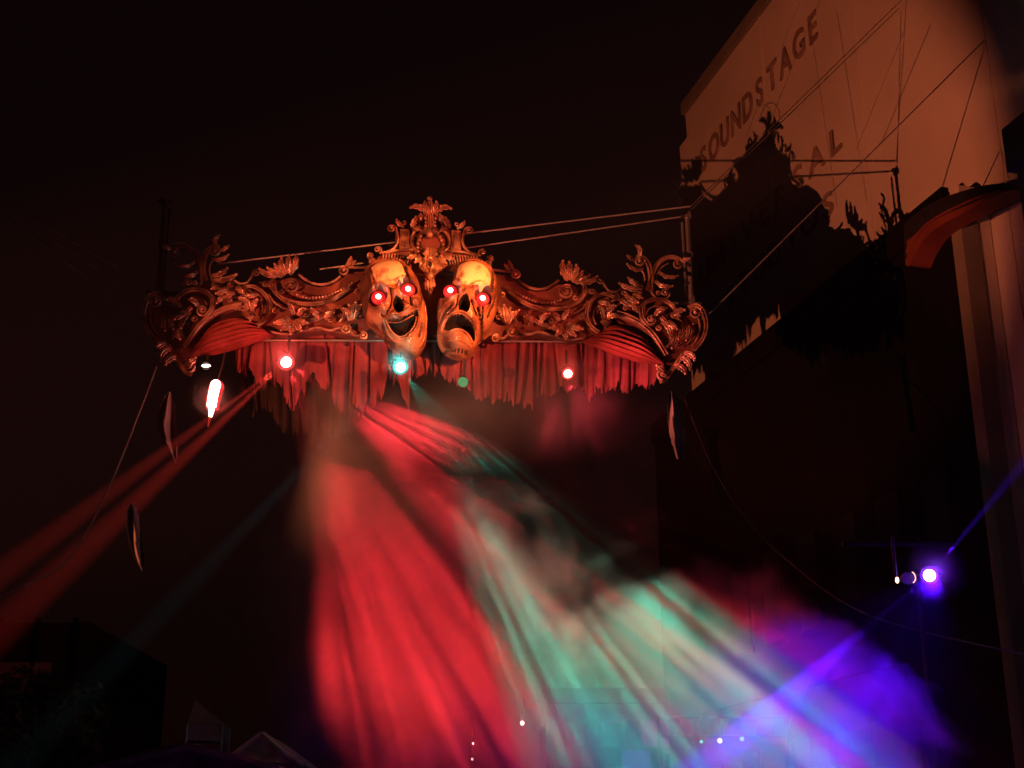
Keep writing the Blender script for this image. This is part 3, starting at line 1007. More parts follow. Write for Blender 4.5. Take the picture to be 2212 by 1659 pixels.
mask('comedy_mask', 'grinning gilded skull mask with glowing red eyes, left of the pair', [
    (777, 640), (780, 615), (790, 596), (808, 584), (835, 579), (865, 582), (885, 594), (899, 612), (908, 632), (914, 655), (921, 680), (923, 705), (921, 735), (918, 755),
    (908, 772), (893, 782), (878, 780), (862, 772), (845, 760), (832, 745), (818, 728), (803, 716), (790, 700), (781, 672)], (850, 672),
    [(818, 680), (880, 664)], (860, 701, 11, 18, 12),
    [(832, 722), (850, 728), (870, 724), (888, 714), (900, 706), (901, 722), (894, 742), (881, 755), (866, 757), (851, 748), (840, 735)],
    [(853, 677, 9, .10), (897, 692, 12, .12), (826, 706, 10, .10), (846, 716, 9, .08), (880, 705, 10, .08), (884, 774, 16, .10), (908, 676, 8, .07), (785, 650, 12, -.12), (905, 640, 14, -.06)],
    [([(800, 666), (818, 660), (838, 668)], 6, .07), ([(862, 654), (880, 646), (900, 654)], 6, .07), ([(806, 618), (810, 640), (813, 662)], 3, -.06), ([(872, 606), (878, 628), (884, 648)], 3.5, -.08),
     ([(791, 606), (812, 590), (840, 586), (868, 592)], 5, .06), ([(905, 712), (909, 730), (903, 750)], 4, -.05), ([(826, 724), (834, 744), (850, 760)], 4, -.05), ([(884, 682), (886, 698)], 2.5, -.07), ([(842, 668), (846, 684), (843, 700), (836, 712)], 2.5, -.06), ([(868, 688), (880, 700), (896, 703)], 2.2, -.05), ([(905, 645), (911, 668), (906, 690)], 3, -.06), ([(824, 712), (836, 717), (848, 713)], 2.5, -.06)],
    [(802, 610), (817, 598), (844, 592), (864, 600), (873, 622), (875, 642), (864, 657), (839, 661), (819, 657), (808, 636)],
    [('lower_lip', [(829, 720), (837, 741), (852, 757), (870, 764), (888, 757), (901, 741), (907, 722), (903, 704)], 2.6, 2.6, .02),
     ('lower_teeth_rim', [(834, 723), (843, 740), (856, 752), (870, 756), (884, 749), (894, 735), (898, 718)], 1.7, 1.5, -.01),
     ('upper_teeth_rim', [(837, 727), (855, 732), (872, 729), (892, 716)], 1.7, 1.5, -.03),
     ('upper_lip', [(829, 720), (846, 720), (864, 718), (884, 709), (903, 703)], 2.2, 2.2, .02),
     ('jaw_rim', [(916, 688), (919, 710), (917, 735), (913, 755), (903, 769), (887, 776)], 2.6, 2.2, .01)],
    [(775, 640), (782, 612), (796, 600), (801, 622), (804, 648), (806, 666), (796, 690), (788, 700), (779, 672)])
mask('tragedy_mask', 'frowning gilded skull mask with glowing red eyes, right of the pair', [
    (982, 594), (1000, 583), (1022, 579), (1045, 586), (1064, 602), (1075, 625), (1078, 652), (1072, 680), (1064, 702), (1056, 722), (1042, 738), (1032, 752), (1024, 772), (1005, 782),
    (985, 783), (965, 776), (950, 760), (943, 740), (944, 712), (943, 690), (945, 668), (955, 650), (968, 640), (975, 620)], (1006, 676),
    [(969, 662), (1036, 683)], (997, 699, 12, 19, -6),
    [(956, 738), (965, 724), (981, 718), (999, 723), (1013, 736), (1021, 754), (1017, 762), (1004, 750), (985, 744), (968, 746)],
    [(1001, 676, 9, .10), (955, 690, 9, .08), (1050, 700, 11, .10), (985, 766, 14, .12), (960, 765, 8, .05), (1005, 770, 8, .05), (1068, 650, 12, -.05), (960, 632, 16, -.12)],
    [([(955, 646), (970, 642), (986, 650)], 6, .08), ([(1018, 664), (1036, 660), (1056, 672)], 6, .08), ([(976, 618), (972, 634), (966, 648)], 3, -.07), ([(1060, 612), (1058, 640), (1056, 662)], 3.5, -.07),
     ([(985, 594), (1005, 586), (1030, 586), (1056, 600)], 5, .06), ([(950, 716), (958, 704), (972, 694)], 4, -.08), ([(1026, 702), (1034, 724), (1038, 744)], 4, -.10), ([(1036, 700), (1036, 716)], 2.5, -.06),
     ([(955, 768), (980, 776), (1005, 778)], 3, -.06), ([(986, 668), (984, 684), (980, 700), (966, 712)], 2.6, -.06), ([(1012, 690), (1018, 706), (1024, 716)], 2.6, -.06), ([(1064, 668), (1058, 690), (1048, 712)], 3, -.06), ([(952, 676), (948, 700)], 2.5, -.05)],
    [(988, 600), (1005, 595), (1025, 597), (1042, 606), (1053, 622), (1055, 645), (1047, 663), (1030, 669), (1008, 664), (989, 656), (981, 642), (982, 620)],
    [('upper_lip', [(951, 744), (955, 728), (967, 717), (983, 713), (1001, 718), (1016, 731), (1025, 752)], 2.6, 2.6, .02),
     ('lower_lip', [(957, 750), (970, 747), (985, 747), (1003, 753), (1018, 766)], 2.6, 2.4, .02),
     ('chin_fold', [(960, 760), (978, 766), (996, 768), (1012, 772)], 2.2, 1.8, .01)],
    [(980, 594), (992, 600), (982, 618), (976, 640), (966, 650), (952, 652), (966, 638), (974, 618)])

# ================================================================== CURTAINS
def curtain(x0, x1, top, bottoms, seed, label, y=0.20, pleat=0.055):
    rnd = random.Random(seed)
    cols = int((x1 - x0) / 1.6)
    rows = 16
    ph = [rnd.uniform(0, 6.28) for _ in range(4)]
    folds = [(rnd.uniform(x0, x1), rnd.uniform(1.6, 5), rnd.uniform(.7, 2.4), rnd.uniform(-16, 16)) for _ in range(int((x1 - x0) / 20))]
    walk = 0
    mb = MB()
    # ragged hem: broad tongues with small notches
    hem = []
    for i in range(cols + 1):
        t = i / cols
        x = x0 + (x1 - x0) * t
        for (xa, ya), (xb, yb) in zip(bottoms, bottoms[1:]):
            if xa <= x <= xb:
                yy = ya + (yb - ya) * (x - xa) / (xb - xa)
        walk = walk * .86 + rnd.gauss(0, 4.5)
        hem.append(yy + walk + (rnd.uniform(-34, -12) if rnd.random() < .06 else 0))
    rings = []
    for i in range(cols + 1):
        x = x0 + (x1 - x0) * i / cols
        ring = []
        for k in range(rows + 1):
            q_ = k / rows
            yy = top + (hem[i] - top) * q_
            w = 0.8 * math.sin(x * 0.06 + ph[1] + 0.9 * math.sin(x * .043 + ph[2])) + 0.2 * math.sin(x * 0.31 + ph[2] + .5 * q_)
            for fx, fw, fd, lean in folds:
                w += fd * math.exp(-((x - fx - lean * (q_ - .2)) / fw) ** 2)
            p = hp(x + 2.2 * q_ * math.sin(x * .11 + ph[3]), yy, y)
            p.y = y + pleat * (0.45 + 0.75 * q_) * w
            ring.append(p)
        rings.append(ring)
    mb.loft(rings, cap=False, closed=False)
    o = mb.build('tattered_curtain', M['curtain'], label=label, cat='curtain', group='tattered curtains')
    o.matrix_world = HM
    return o


curtain(508, 660, 724, [(508, 800), (530, 822), (545, 806), (566, 838), (580, 812), (600, 822), (618, 868), (632, 880), (648, 850), (660, 842)], 1, 'ragged red curtain strip behind the bright red lamp, below the left arch')
curtain(656, 772, 724, [(656, 858), (668, 822), (676, 812), (690, 846), (700, 852), (712, 838), (722, 860), (745, 888), (758, 850), (772, 876)], 2, 'bright red tattered curtain between the red lamp and the grinning mask')
curtain(768, 884, 724, [(768, 880), (782, 902), (795, 868), (806, 880), (816, 842), (828, 850), (836, 822), (850, 838), (862, 816), (872, 852), (884, 874)], 3, 'red tattered curtain hanging behind the teal lamp')
curtain(880, 1036, 724, [(880, 868), (888, 826), (898, 806), (912, 812), (924, 798), (938, 820), (950, 800), (968, 818), (984, 806), (1004, 828), (1020, 846), (1036, 858)], 4, 'short shadowed curtain between and below the two masks')
curtain(1032, 1150, 724, [(1032, 856), (1050, 846), (1066, 862), (1084, 852), (1100, 868), (1124, 862), (1150, 874)], 5, 'red curtain drawn aside just right of the frowning mask')
curtain(1146, 1290, 724, [(1146, 866), (1170, 846), (1190, 862), (1208, 838), (1226, 858), (1250, 836), (1270, 852), (1290, 832)], 6, 'dim red curtain behind the lone red lamp on the right')
curtain(1286, 1432, 724, [(1286, 836), (1310, 850), (1332, 828), (1356, 842), (1380, 820), (1404, 834), (1432, 812)], 7, 'darkest curtain strip under the right arch of the header')

o = curtain(520, 830, 720, [(520, 850), (545, 900), (570, 880), (610, 945), (650, 930), (690, 962), (730, 925), (760, 935), (785, 890), (806, 866), (816, 836), (830, 800)], 8, 'black ragged drape added behind the red curtains to keep light off the wall', .42)  # added to stop the spotlight passing below the curtains
o.data.materials[0] = M['void']
o.name = 'light_block_drape'
# curtain rail
mb = MB()
mb.tube([hp(560, 735, 0.13), hp(1300, 738, 0.13)], 0.022, 10)
o = mb.build('curtain_rail', M['steel'], label='thin bright steel rail along the top of the red curtains', cat='rail')
o.matrix_world = HM

# ================================================================== RIGGING
def bracket(name, s, label):
    SM = M['steel'] if s > 0 else M['black']  # left copy is black: its lack of light put into the colour
    root = empty(name, V0, label, 'bracket', 'rigging brackets')
    root.matrix_world = HM @ Matrix.Translation(hp(1496, 652) if s > 0 else Vector((-hp(1496, 652).x, 0, hp(1496, 652).z)))
    base = hp(1496, 652)
    def q_(x, y, d=0.0):
        p = hp(x, y) - base
        return Vector((p.x * s, 0.12 + d, p.z))
    MB().tube([q_(1487, 458), q_(1497, 650)], 0.035, 10, 0.042).build('pole', SM, root)
    MB().tube([q_(1479, 468, .1), q_(1490, 646, .1)], 0.022, 8, 0.026).build('pole', SM, root)
    mb = MB()
    mb.box(q_(1484, 652), (74 * px, 0.10, 0.05))
    mb.build('crossbar', SM, root, smooth=False)
    mb = MB()
    mb.box(q_(1499, 672), (9 * px, 0.08, 38 * px))
    mb.build('post', SM, root, smooth=False)
    for (x, y, a) in ((1489, 462, 13), (1494, 549, 9), (1497, 645, 12), (1524, 684, 14)):
        mb = MB()
        mb.box(q_(x, y), (a * px, 0.12, a * 0.7 * px))
        mb.box(q_(x + 3, y - 6), (a * 0.4 * px, 0.07, a * 0.9 * px))
        mb.build('clamp', SM, root, smooth=False)
    for dx in (-8, 8):
        mb = MB()
        mb.lathe([(0.01, -0.05), (0.03, -0.05), (0.03, 0.05), (0.01, 0.05)], q_(1489 + dx, 458, .02), Vector((1, 0, 0)), 10)
        mb.build('pulley', M['black'], root)
bracket('rigging_bracket', 1, 'lit steel rigging bracket and pole at the right end of the header')
bracket('rigging_bracket', -1, 'steel rigging bracket at the left end of the header, its shade put in as black')

def cable(label, pts, r=0.014, mat='cable', sag=0.0, name='cable', group='rigging cables'):
    pts = [Vector(p) for p in pts]
    if len(pts) == 2:
        a, b = pts
        pts = [a.lerp(b, k / 16) - Vector((0, 0, sag * 4 * (k / 16) * (1 - k / 16))) for k in range(17)]
    else:
        pts = [Vector(p) for p in smooth_path([tuple(p) for p in pts], 6)]
    return MB().tube(pts, r, 6).build(name, M[mat], label=label, cat='cable', group=group)


def hw(x, y, d=0.12, s=1):
    return HM @ hp(x, y, d)
BR_T, BR_T2 = hw(1489, 446), hw(1482, 466, .2)
cable('upper steel cable running behind the crest to the right bracket top', [hw(470, 570, .3), hw(1489, 446, .14)], 0.014)
cable('lower steel cable running behind the crest to the right bracket', [hw(690, 582, .3), hw(1480, 467, .22)], 0.014)
cable('thin cable rising from the right bracket top, upper of the close pair', [hw(1490, 448), wp(1962, -4, P_STAGE, .1)], 0.009)
cable('thin cable rising from the right bracket top, lower of the close pair', [hw(1494, 452), wp(1950, 20, P_STAGE, .1)], 0.009)
cable('steel stay from the right bracket clamp up across the lit wall', [hw(1528, 682), wp(2135, 90, P_STAGE, .1)], 0.014)
cable('short stay crossing the wall behind the fin', [on_wall(2120, 410, P_ANNEX - .3), wp(2168, 330, P_STAGE, .1)], 0.011)
cable('thin upright wire standing in for a shadow line on the lit wall', [wp(1850, 58, P_STAGE, 1.2), wp(1880, 240, P_STAGE, 1.2), wp(1916, 460, P_STAGE, 1.2)], 0.007)  # thin tube in place of an upright shadow line
cable('thin slanting wire standing in for a cable shadow beside the word on the wall', [wp(1810, 20, P_STAGE, 1.0), wp(1772, 108, P_STAGE, 1.0), wp(1735, 195, P_STAGE, 1.0), wp(1690, 305, P_STAGE, 1.0)], 0.007)  # drawn where a cable's shadow crosses the wall
cable('slanting wire standing in for the shadow line leading to the bracket shadow', [wp(2046, 86, P_STAGE, 1.0), wp(1940, 336, P_STAGE, 1.0)], 0.010)  # another shadow line built as a wire
cable('loop of thin wire above the shadow peak', [wp(1655, 262, P_STAGE, .4), wp(1668, 236, P_STAGE, .4), wp(1684, 232, P_STAGE, .4), wp(1697, 250, P_STAGE, .4), wp(1694, 285, P_STAGE, .4), wp(1680, 318, P_STAGE, .4)], 0.010)
cable('upper faint guy wire leading off the left bracket', [at(-40, 408, 19), hw(262, 584)], 0.011)
cable('middle faint guy wire leading off the left bracket', [at(-40, 424, 19), hw(258, 612)], 0.011)
cable('lowest faint guy wire leading off the left bracket', [at(-40, 432, 19), hw(240, 640)], 0.011)
cable('slack rope drooping from the left end to the left edge', [hw(338, 792), at(306, 878, 19.5), at(232, 1060, 18.5), at(150, 1205, 17.5), at(60, 1262, 16.5), at(-30, 1300, 15.5)], 0.014, 'rope')
cable('slack rope drooping below the right end of the header', [hw(1478, 860), at(1505, 930, 19.5), at(1540, 1010, 19), at(1600, 1105, 18.5), at(1700, 1210, 18), at(1880, 1330, 17), at(2240, 1420, 15)], 0.010, 'black')

# pale torn cloths hanging off the ends ------------------------------------------
def torn_cloth(pxs, Y, label, seed):
    rnd = random.Random(seed)
    mb = MB()
    rings = []
    cl = smooth_path([p[:2] for p in pxs], 6)
    ws = smooth_path([(p[2],) for p in pxs], 6)
    n = 9
    for i, ((x, y), (w,)) in enumerate(zip(cl, ws)):
        ring = []
        for j in range(n + 1):
            k = j / n - 0.5
            xx = x + k * w + (rnd.uniform(-1.5, 1.5) if j in (0, n) else 0)
            p = at(xx, y, Y + 0.10 * math.sin(k * 9 + y * .02) + 0.25 * k)
            ring.append(p)
        rings.append(ring)
    mb.loft(rings, cap=False, closed=False)
    mb.build('torn_cloth', M['cloth'], label=label, cat='cloth', group='torn cloths')
torn_cloth([(366, 846, 4), (363, 868, 26), (360, 905, 40), (365, 945, 36), (374, 975, 18), (380, 1000, 3)], 19.7, 'pale torn cloth edged with red light beside the white-hot tube', 1)
torn_cloth([(286, 1088, 8), (285, 1110, 26), (290, 1150, 30), (298, 1195, 24), (308, 1232, 5)], 16.8, 'pale torn cloth hanging lower, at the foot of the red streaks', 2)
torn_cloth([(1450, 846, 10), (1455, 870, 28), (1458, 910, 32), (1464, 950, 30), (1470, 992, 16)], 19.9, 'pale torn cloth hanging below the right end of the header', 3)

# ================================================================== LAMPS
def halo_mat(k):  # glow colours that paint the halo round each lens
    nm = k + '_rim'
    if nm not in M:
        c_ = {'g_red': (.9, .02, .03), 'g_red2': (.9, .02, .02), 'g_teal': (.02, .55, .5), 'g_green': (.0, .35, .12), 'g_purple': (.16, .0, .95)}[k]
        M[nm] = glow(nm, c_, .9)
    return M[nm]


def halo_puff(p, r, dens):
    """a ball of smoke added round a lamp to give it a halo"""
    m, nt, pv = vol_mat('halo_wisp', (.95, .95, .95))
    tc = nt.nodes.new('ShaderNodeTexCoord')
    gr = nt.nodes.new('ShaderNodeTexGradient')
    gr.gradient_type = 'QUADRATIC_SPHERE'
    mp = nt.nodes.new('ShaderNodeMapping')
    mp.inputs['Scale'].default_value = (1 / r, 1 / r, 1 / r)
    nt.links.new(tc.outputs['Object'], mp.inputs['Vector'])
    nt.links.new(mp.outputs[0], gr.inputs['Vector'])
    mu = nt.nodes.new('ShaderNodeMath')
    mu.operation = 'MULTIPLY'
    mu.inputs[1].default_value = dens
    nt.links.new(gr.outputs['Fac'], mu.inputs[0])
    nt.links.new(mu.outputs[0], pv.inputs['Density'])
    o = MB().sphere((0, 0, 0), r, 14, 10).build('halo_wisp_smoke', m, kind='stuff')  # smoke added only round the lamp, for its halo
    o.location = p
    return o


def vol_mat(name, col):
    m = bpy.data.materials.new(name)
    m.use_nodes = True
    nt = m.node_tree
    nt.nodes.clear()
    out_ = nt.nodes.new('ShaderNodeOutputMaterial')
    pv = nt.nodes.new('ShaderNodeVolumePrincipled')
    pv.inputs['Color'].default_value = (*col, 1)
    nt.links.new(pv.outputs[0], out_.inputs['Volume'])
    return m, nt, pv


def moving_head(name, label, p, ax, lens_mat, lens_r, up_len=0.35, dome=0.8, group='stage lamps on the header'):
    root = empty(name, p, label, 'stage lamp', group)
    ax = Vector(ax).normalized()
    side = ax.cross(Vector((0, 0, 1))).normalized()
    r = lens_r * 1.18
    MB().lathe([(r * .5, -r * 3.3), (r * .95, -r * 3.1), (r * 1.05, -r * 1.2), (r * 1.12, -r * .1), (r * 1.12, 0.0), (r * 1.0, 0.0), (r * .98, -r * .25), (r * .2, -r * .3)], (0, 0, 0), ax, 20).build('head', M['black'], root)
    prof = [(lens_r * math.cos(a * math.pi / 2 / 6), lens_r * dome * math.sin(a * math.pi / 2 / 6) - r * .2) for a in range(0, 6)] + [(0.004, lens_r * dome - r * .2)]
    MB().lathe(prof, (0, 0, 0), ax, 20).build('lens', M[lens_mat], root)
    c = ax * (-r * 1.6)
    top = c + Vector((0, up_len * 1.1, up_len * .25))
    for k in (-1, 1):
        MB().tube([c + side * k * r * 1.2, c + side * k * r * 1.3 + Vector((0, up_len * .5, up_len * .1)), top + side * k * r * .8], r * .16, 6).build('yoke_arm', M['black'], root)
    mb = MB()
    mb.lathe([(r * .3, 0), (r * .95, 0.02), (r * .95, r * .8), (r * .4, r * .9)], top, Vector((0, 1, .2)), 12)
    mb.build('base', M['black'], root)
    MB().tube([top, top + Vector((0, 0.0, r * .8 + 0.35))], 0.02, 6).build('hanging_clamp', M['black'], root)
    MB().lathe([(lens_r * 1.0, -r * .05), (lens_r * 1.32, -r * .02), (lens_r * 1.36, r * .12), (lens_r * 1.0, r * .1)], (0, 0, 0), ax, 22).build('lens_rim', halo_mat(lens_mat), root)  # glowing ring added to paint the lamp's halo
    return root


def fan_light(name, p, ax, col, power, size, gobo, blend=.3):
    return spot(name, p + ax * 0.28, p + ax * 8, col, power, size, blend, 0.02, gobo)


moving_head('stage_lamp', 'stage lamp burning white with red halo, below the left arch', LAMP_RED, aim_dir(LAMP_RED, 50, 18), 'g_red', 0.095)
fan_light('red_fan_beam', LAMP_RED, aim_dir(LAMP_RED, 68, 36), (1.0, 0.032, 0.040), 16000, 22.5, (46, 1.3, 0.41, 0.63, .15, 2.7, 2, .25), .4)
fan_light('red_upper_beam', LAMP_RED, aim_dir(LAMP_RED, 35, 35), (1.0, 0.032, 0.045), 13500, 20, (46, 5.3, 0.41, 0.64, .15, 2.6, 2, .25), .5)
point('red_lamp_glow', LAMP_RED - Vector((0, .25, 0)), (1.0, 0.05, 0.05), 30, .05)
halo_puff(LAMP_RED - Vector((0, .2, 0)), .5, .35)
moving_head('stage_lamp', 'teal glowing stage lamp at the chin of the grinning mask', LAMP_TEAL, aim_dir(LAMP_TEAL, 53, 18), 'g_teal', 0.085)
fan_light('teal_fan_beam', LAMP_TEAL, AX_TEAL, (0.015, 0.85, 0.54), 10500, 29, (46, 4.1, 0.41, 0.64, .15, 2.6, 2, .25), .5)
point('teal_lamp_glow', LAMP_TEAL - Vector((0, .25, 0)), (0.08, 0.9, 0.8), 24, .05)
halo_puff(LAMP_TEAL - Vector((0, .2, 0)), .32, .5)
moving_head('stage_lamp', 'small green stage lamp turned down under the frowning mask', LAMP_GREEN, Vector((0, -0.85, -0.52)), 'g_green', 0.058, dome=.2)
moving_head('stage_lamp', 'lone small red stage lamp under the right half of the header', LAMP_RED2, aim_dir(LAMP_RED2, 80, 14), 'g_red2', 0.072, .42)
fan_light('red_second_beam', LAMP_RED2, AX_RED2, (1.0, 0.05, 0.08), 750, 84, (8, 7.7, 0.42, 0.7, .1, 2.2, 1.5, .4))
point('red_second_glow', LAMP_RED2 - Vector((0, .25, 0)), (1.0, 0.05, 0.05), 9, .05)
halo_puff(LAMP_RED2 - Vector((0, .2, 0)), .38, .35)
spot('red_shadow_fill', LAMP_RED2 + Vector((.3, 0, 0)), Vector((8, 26, 9)), (1.0, .16, .15), 170, 110, 1.0, .05)  # added fill lamp, lifts the wall's shadow with red
# added narrow spots drawing streaks to the lower left: two red, one teal
for nm, p, ang, al, col, pw, sz in (('red_streak_spot', LAMP_RED, 137, 75, (1, .045, .03), 330000, 4.8), ('red_streak_spot', LAMP_RED, 143.5, 75, (1, .045, .03), 330000, 3.8),
                                    ('teal_streak_spot', LAMP_TEAL, 134, 75, (.25, .7, .8), 42000, 3.2)):
    ax = aim_dir(p, ang, al)
    spot(nm, p + ax * .2, p + ax * 5, col, pw, sz * 1.6, 1.0, .02)

# white-hot tube lamp at the left
tb = empty('tube_lamp', HM @ hp(450, 920), 'upright tube lamp glowing white hot with a painted red halo at the far left', 'tube lamp')
tb.matrix_world = HM @ Matrix.Translation(hp(450, 920, -.2))
b0 = hp(450, 920, -.2)
q_ = lambda x, y: hp(x, y, -.2) - b0
pp = smooth_path([tuple(q_(x, y)) for x, y in [(466, 831), (463, 842), (460, 856), (458, 868), (457, 878)]], 5)
MB().tube(pp, 0.078, 12, 0.070).build('glowing_tube', M['g_tube'], tb)
halo_pts = [Vector(p_) + Vector((0, .1, 0)) for p_ in pp]  # wider glowing capsule behind the tube paints its red halo
MB().tube(halo_pts, 0.115, 12, 0.10).build('red_halo', M['g_halo'], tb)
MB().sphere(halo_pts[0], 0.115, 12, 8).build('halo_tip', M['g_halo'], tb)
mb = MB()
mb.sphere(pp[0], 0.078, 12, 8)
mb.build('tube_tip', M['g_tube'], tb)
MB().tube([pp[-1], tuple(q_(456, 890)), tuple(q_(454, 900))], 0.05, 10, 0.025).build('glowing_neck', M['g_tube'], tb)
MB().tube([q_(453, 899), q_(450, 922)], 0.018, 8).build('stem', M['fin'], tb)
MB().tube([q_(467, 832), q_(480, 790), q_(486, 760)], 0.014, 6).build('hanger', M['black'], tb)
point('tube_lamp_glow', HM @ hp(455, 862, -.42), (1.0, .03, .03), 7, .06)
halo_puff(HM @ hp(458, 862, -.3), .45, .3)
# small white flood
def small_lamp(name, label, p, mat, r, group, sq=(1, .7, 1), stalk=(0, 0, .5)):
    root = empty(name, p, label, 'lamp', group)
    MB().sphere((0, 0, 0), r, 10, 8, sq).build('bulb', M[mat], root)
    mb = MB()
    mb.lathe([(r * .3, -r * 1.6), (r * 1.3, -r * 1.2), (r * 1.45, r * .2), (r * 1.3, r * .2), (r * 1.1, -r * .9)], (0, 0, 0), (EYE - p).normalized() + Vector((0, 0, -.2)), 12)
    mb.build('housing', M['black'], root)
    MB().tube([(0, r * 1.2, 0), (stalk[0], stalk[1] + r * 1.2, stalk[2])], 0.02, 6).build('stalk', M['black'], root)
    return root
small_lamp('flood_lamp', 'small white flood lamp under the left arch, above the glowing tube', HM @ hp(445, 790, -.1), 'g_white', 0.045, 'small lamps', (1.6, .7, .5))

# violet lamp on its own mast at the right
mast = empty('lighting_mast', Vector((LAMP_PURPLE.x, LAMP_PURPLE.y, 0)), 'dark lighting mast carrying the violet lamp on the right', 'mast')
MB().tube([(0.0, .45, 0), (0, .45, LAMP_PURPLE.z + .5)], 0.03, 8).build('pole', M['void'], mast)
MB().box((0, .45, .06), (.7, .7, .12)).build('foot', M['black'], mast, smooth=False)
MB().tube([(-.85, .4, LAMP_PURPLE.z + .45), (.5, .4, LAMP_PURPLE.z + .45)], 0.03, 8).build('crossarm', M['void'], mast)
moving_head('violet_stage_lamp', 'blazing violet stage lamp on the right-hand mast', LAMP_PURPLE, (EYE - LAMP_PURPLE).normalized() + Vector((-.2, 0, -.1)), 'g_purple', 0.075, .3, group='lamps on the mast')
spot('violet_down_beam', LAMP_PURPLE + Vector((0, -.3, -.06)), LAMP_PURPLE + Vector((0, -.3, -.06)) + AX_PURPLE * 6, (.06, .001, .95), 2800, 90, 1.0, .02, (9, 3.3, .3, .75, .4, 1.8, 2, .6))
for ang, al, pw, sz in ((140, 68, 22000, 8.0), (-50, 75, 110000, 5.5)):
    ax = aim_dir(LAMP_PURPLE, ang, al)
    spot('violet_streak_spot', LAMP_PURPLE + ax * .2, LAMP_PURPLE + ax * 6, (.10, .004, 1.0), pw, sz, .7, .02)  # added narrow spots drawing the streak through the violet lamp
point('violet_lamp_glow', LAMP_PURPLE - Vector((0, .25, 0)), (.18, .01, 1.0), 14, .04)
halo_puff(LAMP_PURPLE - Vector((0, .2, 0)), .4, .4)
small_lamp('warm_lamp', 'small warm bulb just left of the violet lamp', at(1938, 1253, 15.0), 'g_warm', 0.024, 'lamps on the mast', (.8, .7, 1.5))
ring_c = at(1962, 1248, 15.0)
ro = empty('lamp_ring', ring_c, 'thin bright crescent rim between the warm bulb and violet lamp', 'lamp rim', 'lamps on the mast')
MB().tube([(0.075 * math.cos(a), -.02, 0.075 * math.sin(a)) for a in [R(-55 + 11 * i) for i in range(11)]], 0.006, 6).build('rim', M['g_pink'], ro)
MB().lathe([(0.02, -.1), (0.07, -.06), (0.07, 0.0), (0.05, 0.0)], (0, .03, 0), Vector((0, -1, 0)), 14).build('housing', M['black'], ro)

# ================================================================== FAR END OF THE STREET (bottom of the picture)
FY = 38.0
fb = empty('far_building', at(1500, 1700, FY), 'far building lost in the fog with violet and pink lit windows', 'building')
fb.location.z = 0
def fbox(name, x0, x1, y0, y1, Y, mat, par, th=.3):
    a, b = at(x0, y1, Y), at(x1, y0, Y)
    mb = MB()
    mb.box(((a.x + b.x) / 2 - par.location.x, Y - par.location.y + th / 2, (a.z + b.z) / 2), (b.x - a.x, th, b.z - a.z))
    return mb.build(name, M[mat] if isinstance(mat, str) else mat, par, smooth=False)
a, b = at(1180, 1660, FY), at(1900, 1520, FY)
mb = MB()
mb.box(((a.x + b.x) / 2 - fb.location.x, 4, b.z / 2), (b.x - a.x, 8, b.z))
mb.build('wall', M['farwall'], fb, smooth=False)
mb = MB()
mb.box(((a.x + b.x) / 2 - fb.location.x, 4, b.z + .2), (b.x - a.x + .5, 8.4, .4))
mb.build('cornice', M['farwall'], fb, smooth=False)
for x0, x1, y0, y1, mt in [(1346, 1404, 1622, 1700, 'g_win'), (1388, 1452, 1558, 1612, 'g_win2'), (1220, 1270, 1560, 1612, 'glass_dark'), (1300, 1350, 1560, 1612, 'glass_dark'),
                           (1480, 1530, 1560, 1612, 'glass_dark'), (1570, 1620, 1560, 1612, 'glass_dark'), (1660, 1710, 1560, 1612, 'glass_dark'), (1440, 1500, 1628, 1700, 'glass_dark'), (1560, 1620, 1628, 1700, 'glass_dark')]:
    w_ = fbox('window', x0 - 4, x1 + 4, y0 - 4, y1 + 4, FY - .08, 'tower', fb, .07)
    p_ = fbox('pane', x0, x1, y0, y1, FY - .1, mt, fb, .03)
    p_.parent = w_
for x, y, mt, r, lab in [(1128, 1562, 'g_white', .05, 'tiny white lamp low down inside the teal fog'), (1515, 1602, 'g_tealdot', .035, 'tiny teal lamp left of the warm spot at the bottom'),
                         (1555, 1600, 'g_warm', .055, 'tiny warm spot lamp with a beam at the bottom'), (1603, 1596, 'g_tealdot', .05, 'tiny teal lamp right of the warm spot at the bottom'),
                         (2085, 1360, 'g_pink', .035, 'tiny pinkish lamp below the violet lamp at far right'), (1020, 1640, 'g_pink', .03, 'faint pink spark at the bottom by the red fog'),
                         (1022, 1606, 'g_white', .02, 'faint white spark low in the red fog')]:
    small_lamp('tiny_lamp', lab, at(x, y, 26), mt, r * .75, 'far street lamps')
wl = at(1555, 1600, 25.8)
spot('warm_far_beam', wl, at(1600, 1680, 24.5), (1, .4, .25), 160, 16, .6)
# lamp poles for the far lamps
trs = empty('lamp_truss', at(1560, 1590, 26.4), 'dark low truss carrying the tiny lamps in the fog', 'truss')
for dz in (0, .35):
    MB().tube([(-1.2, 0, dz), (1.2, 0, dz)], .03, 6).build('chord', M['black'], trs)
for k in range(9):
    MB().tube([(-1.2 + k * .3, 0, 0), (-1.05 + k * .3 - (.0 if k % 2 else -.0), 0, .35)], .015, 5).build('brace', M['black'], trs)
for k in (-1, 1):
    MB().tube([(k * 1.2, 0, .35), (k * 1.2, 0, -trs.location.z)], .04, 6).build('leg', M['black'], trs)

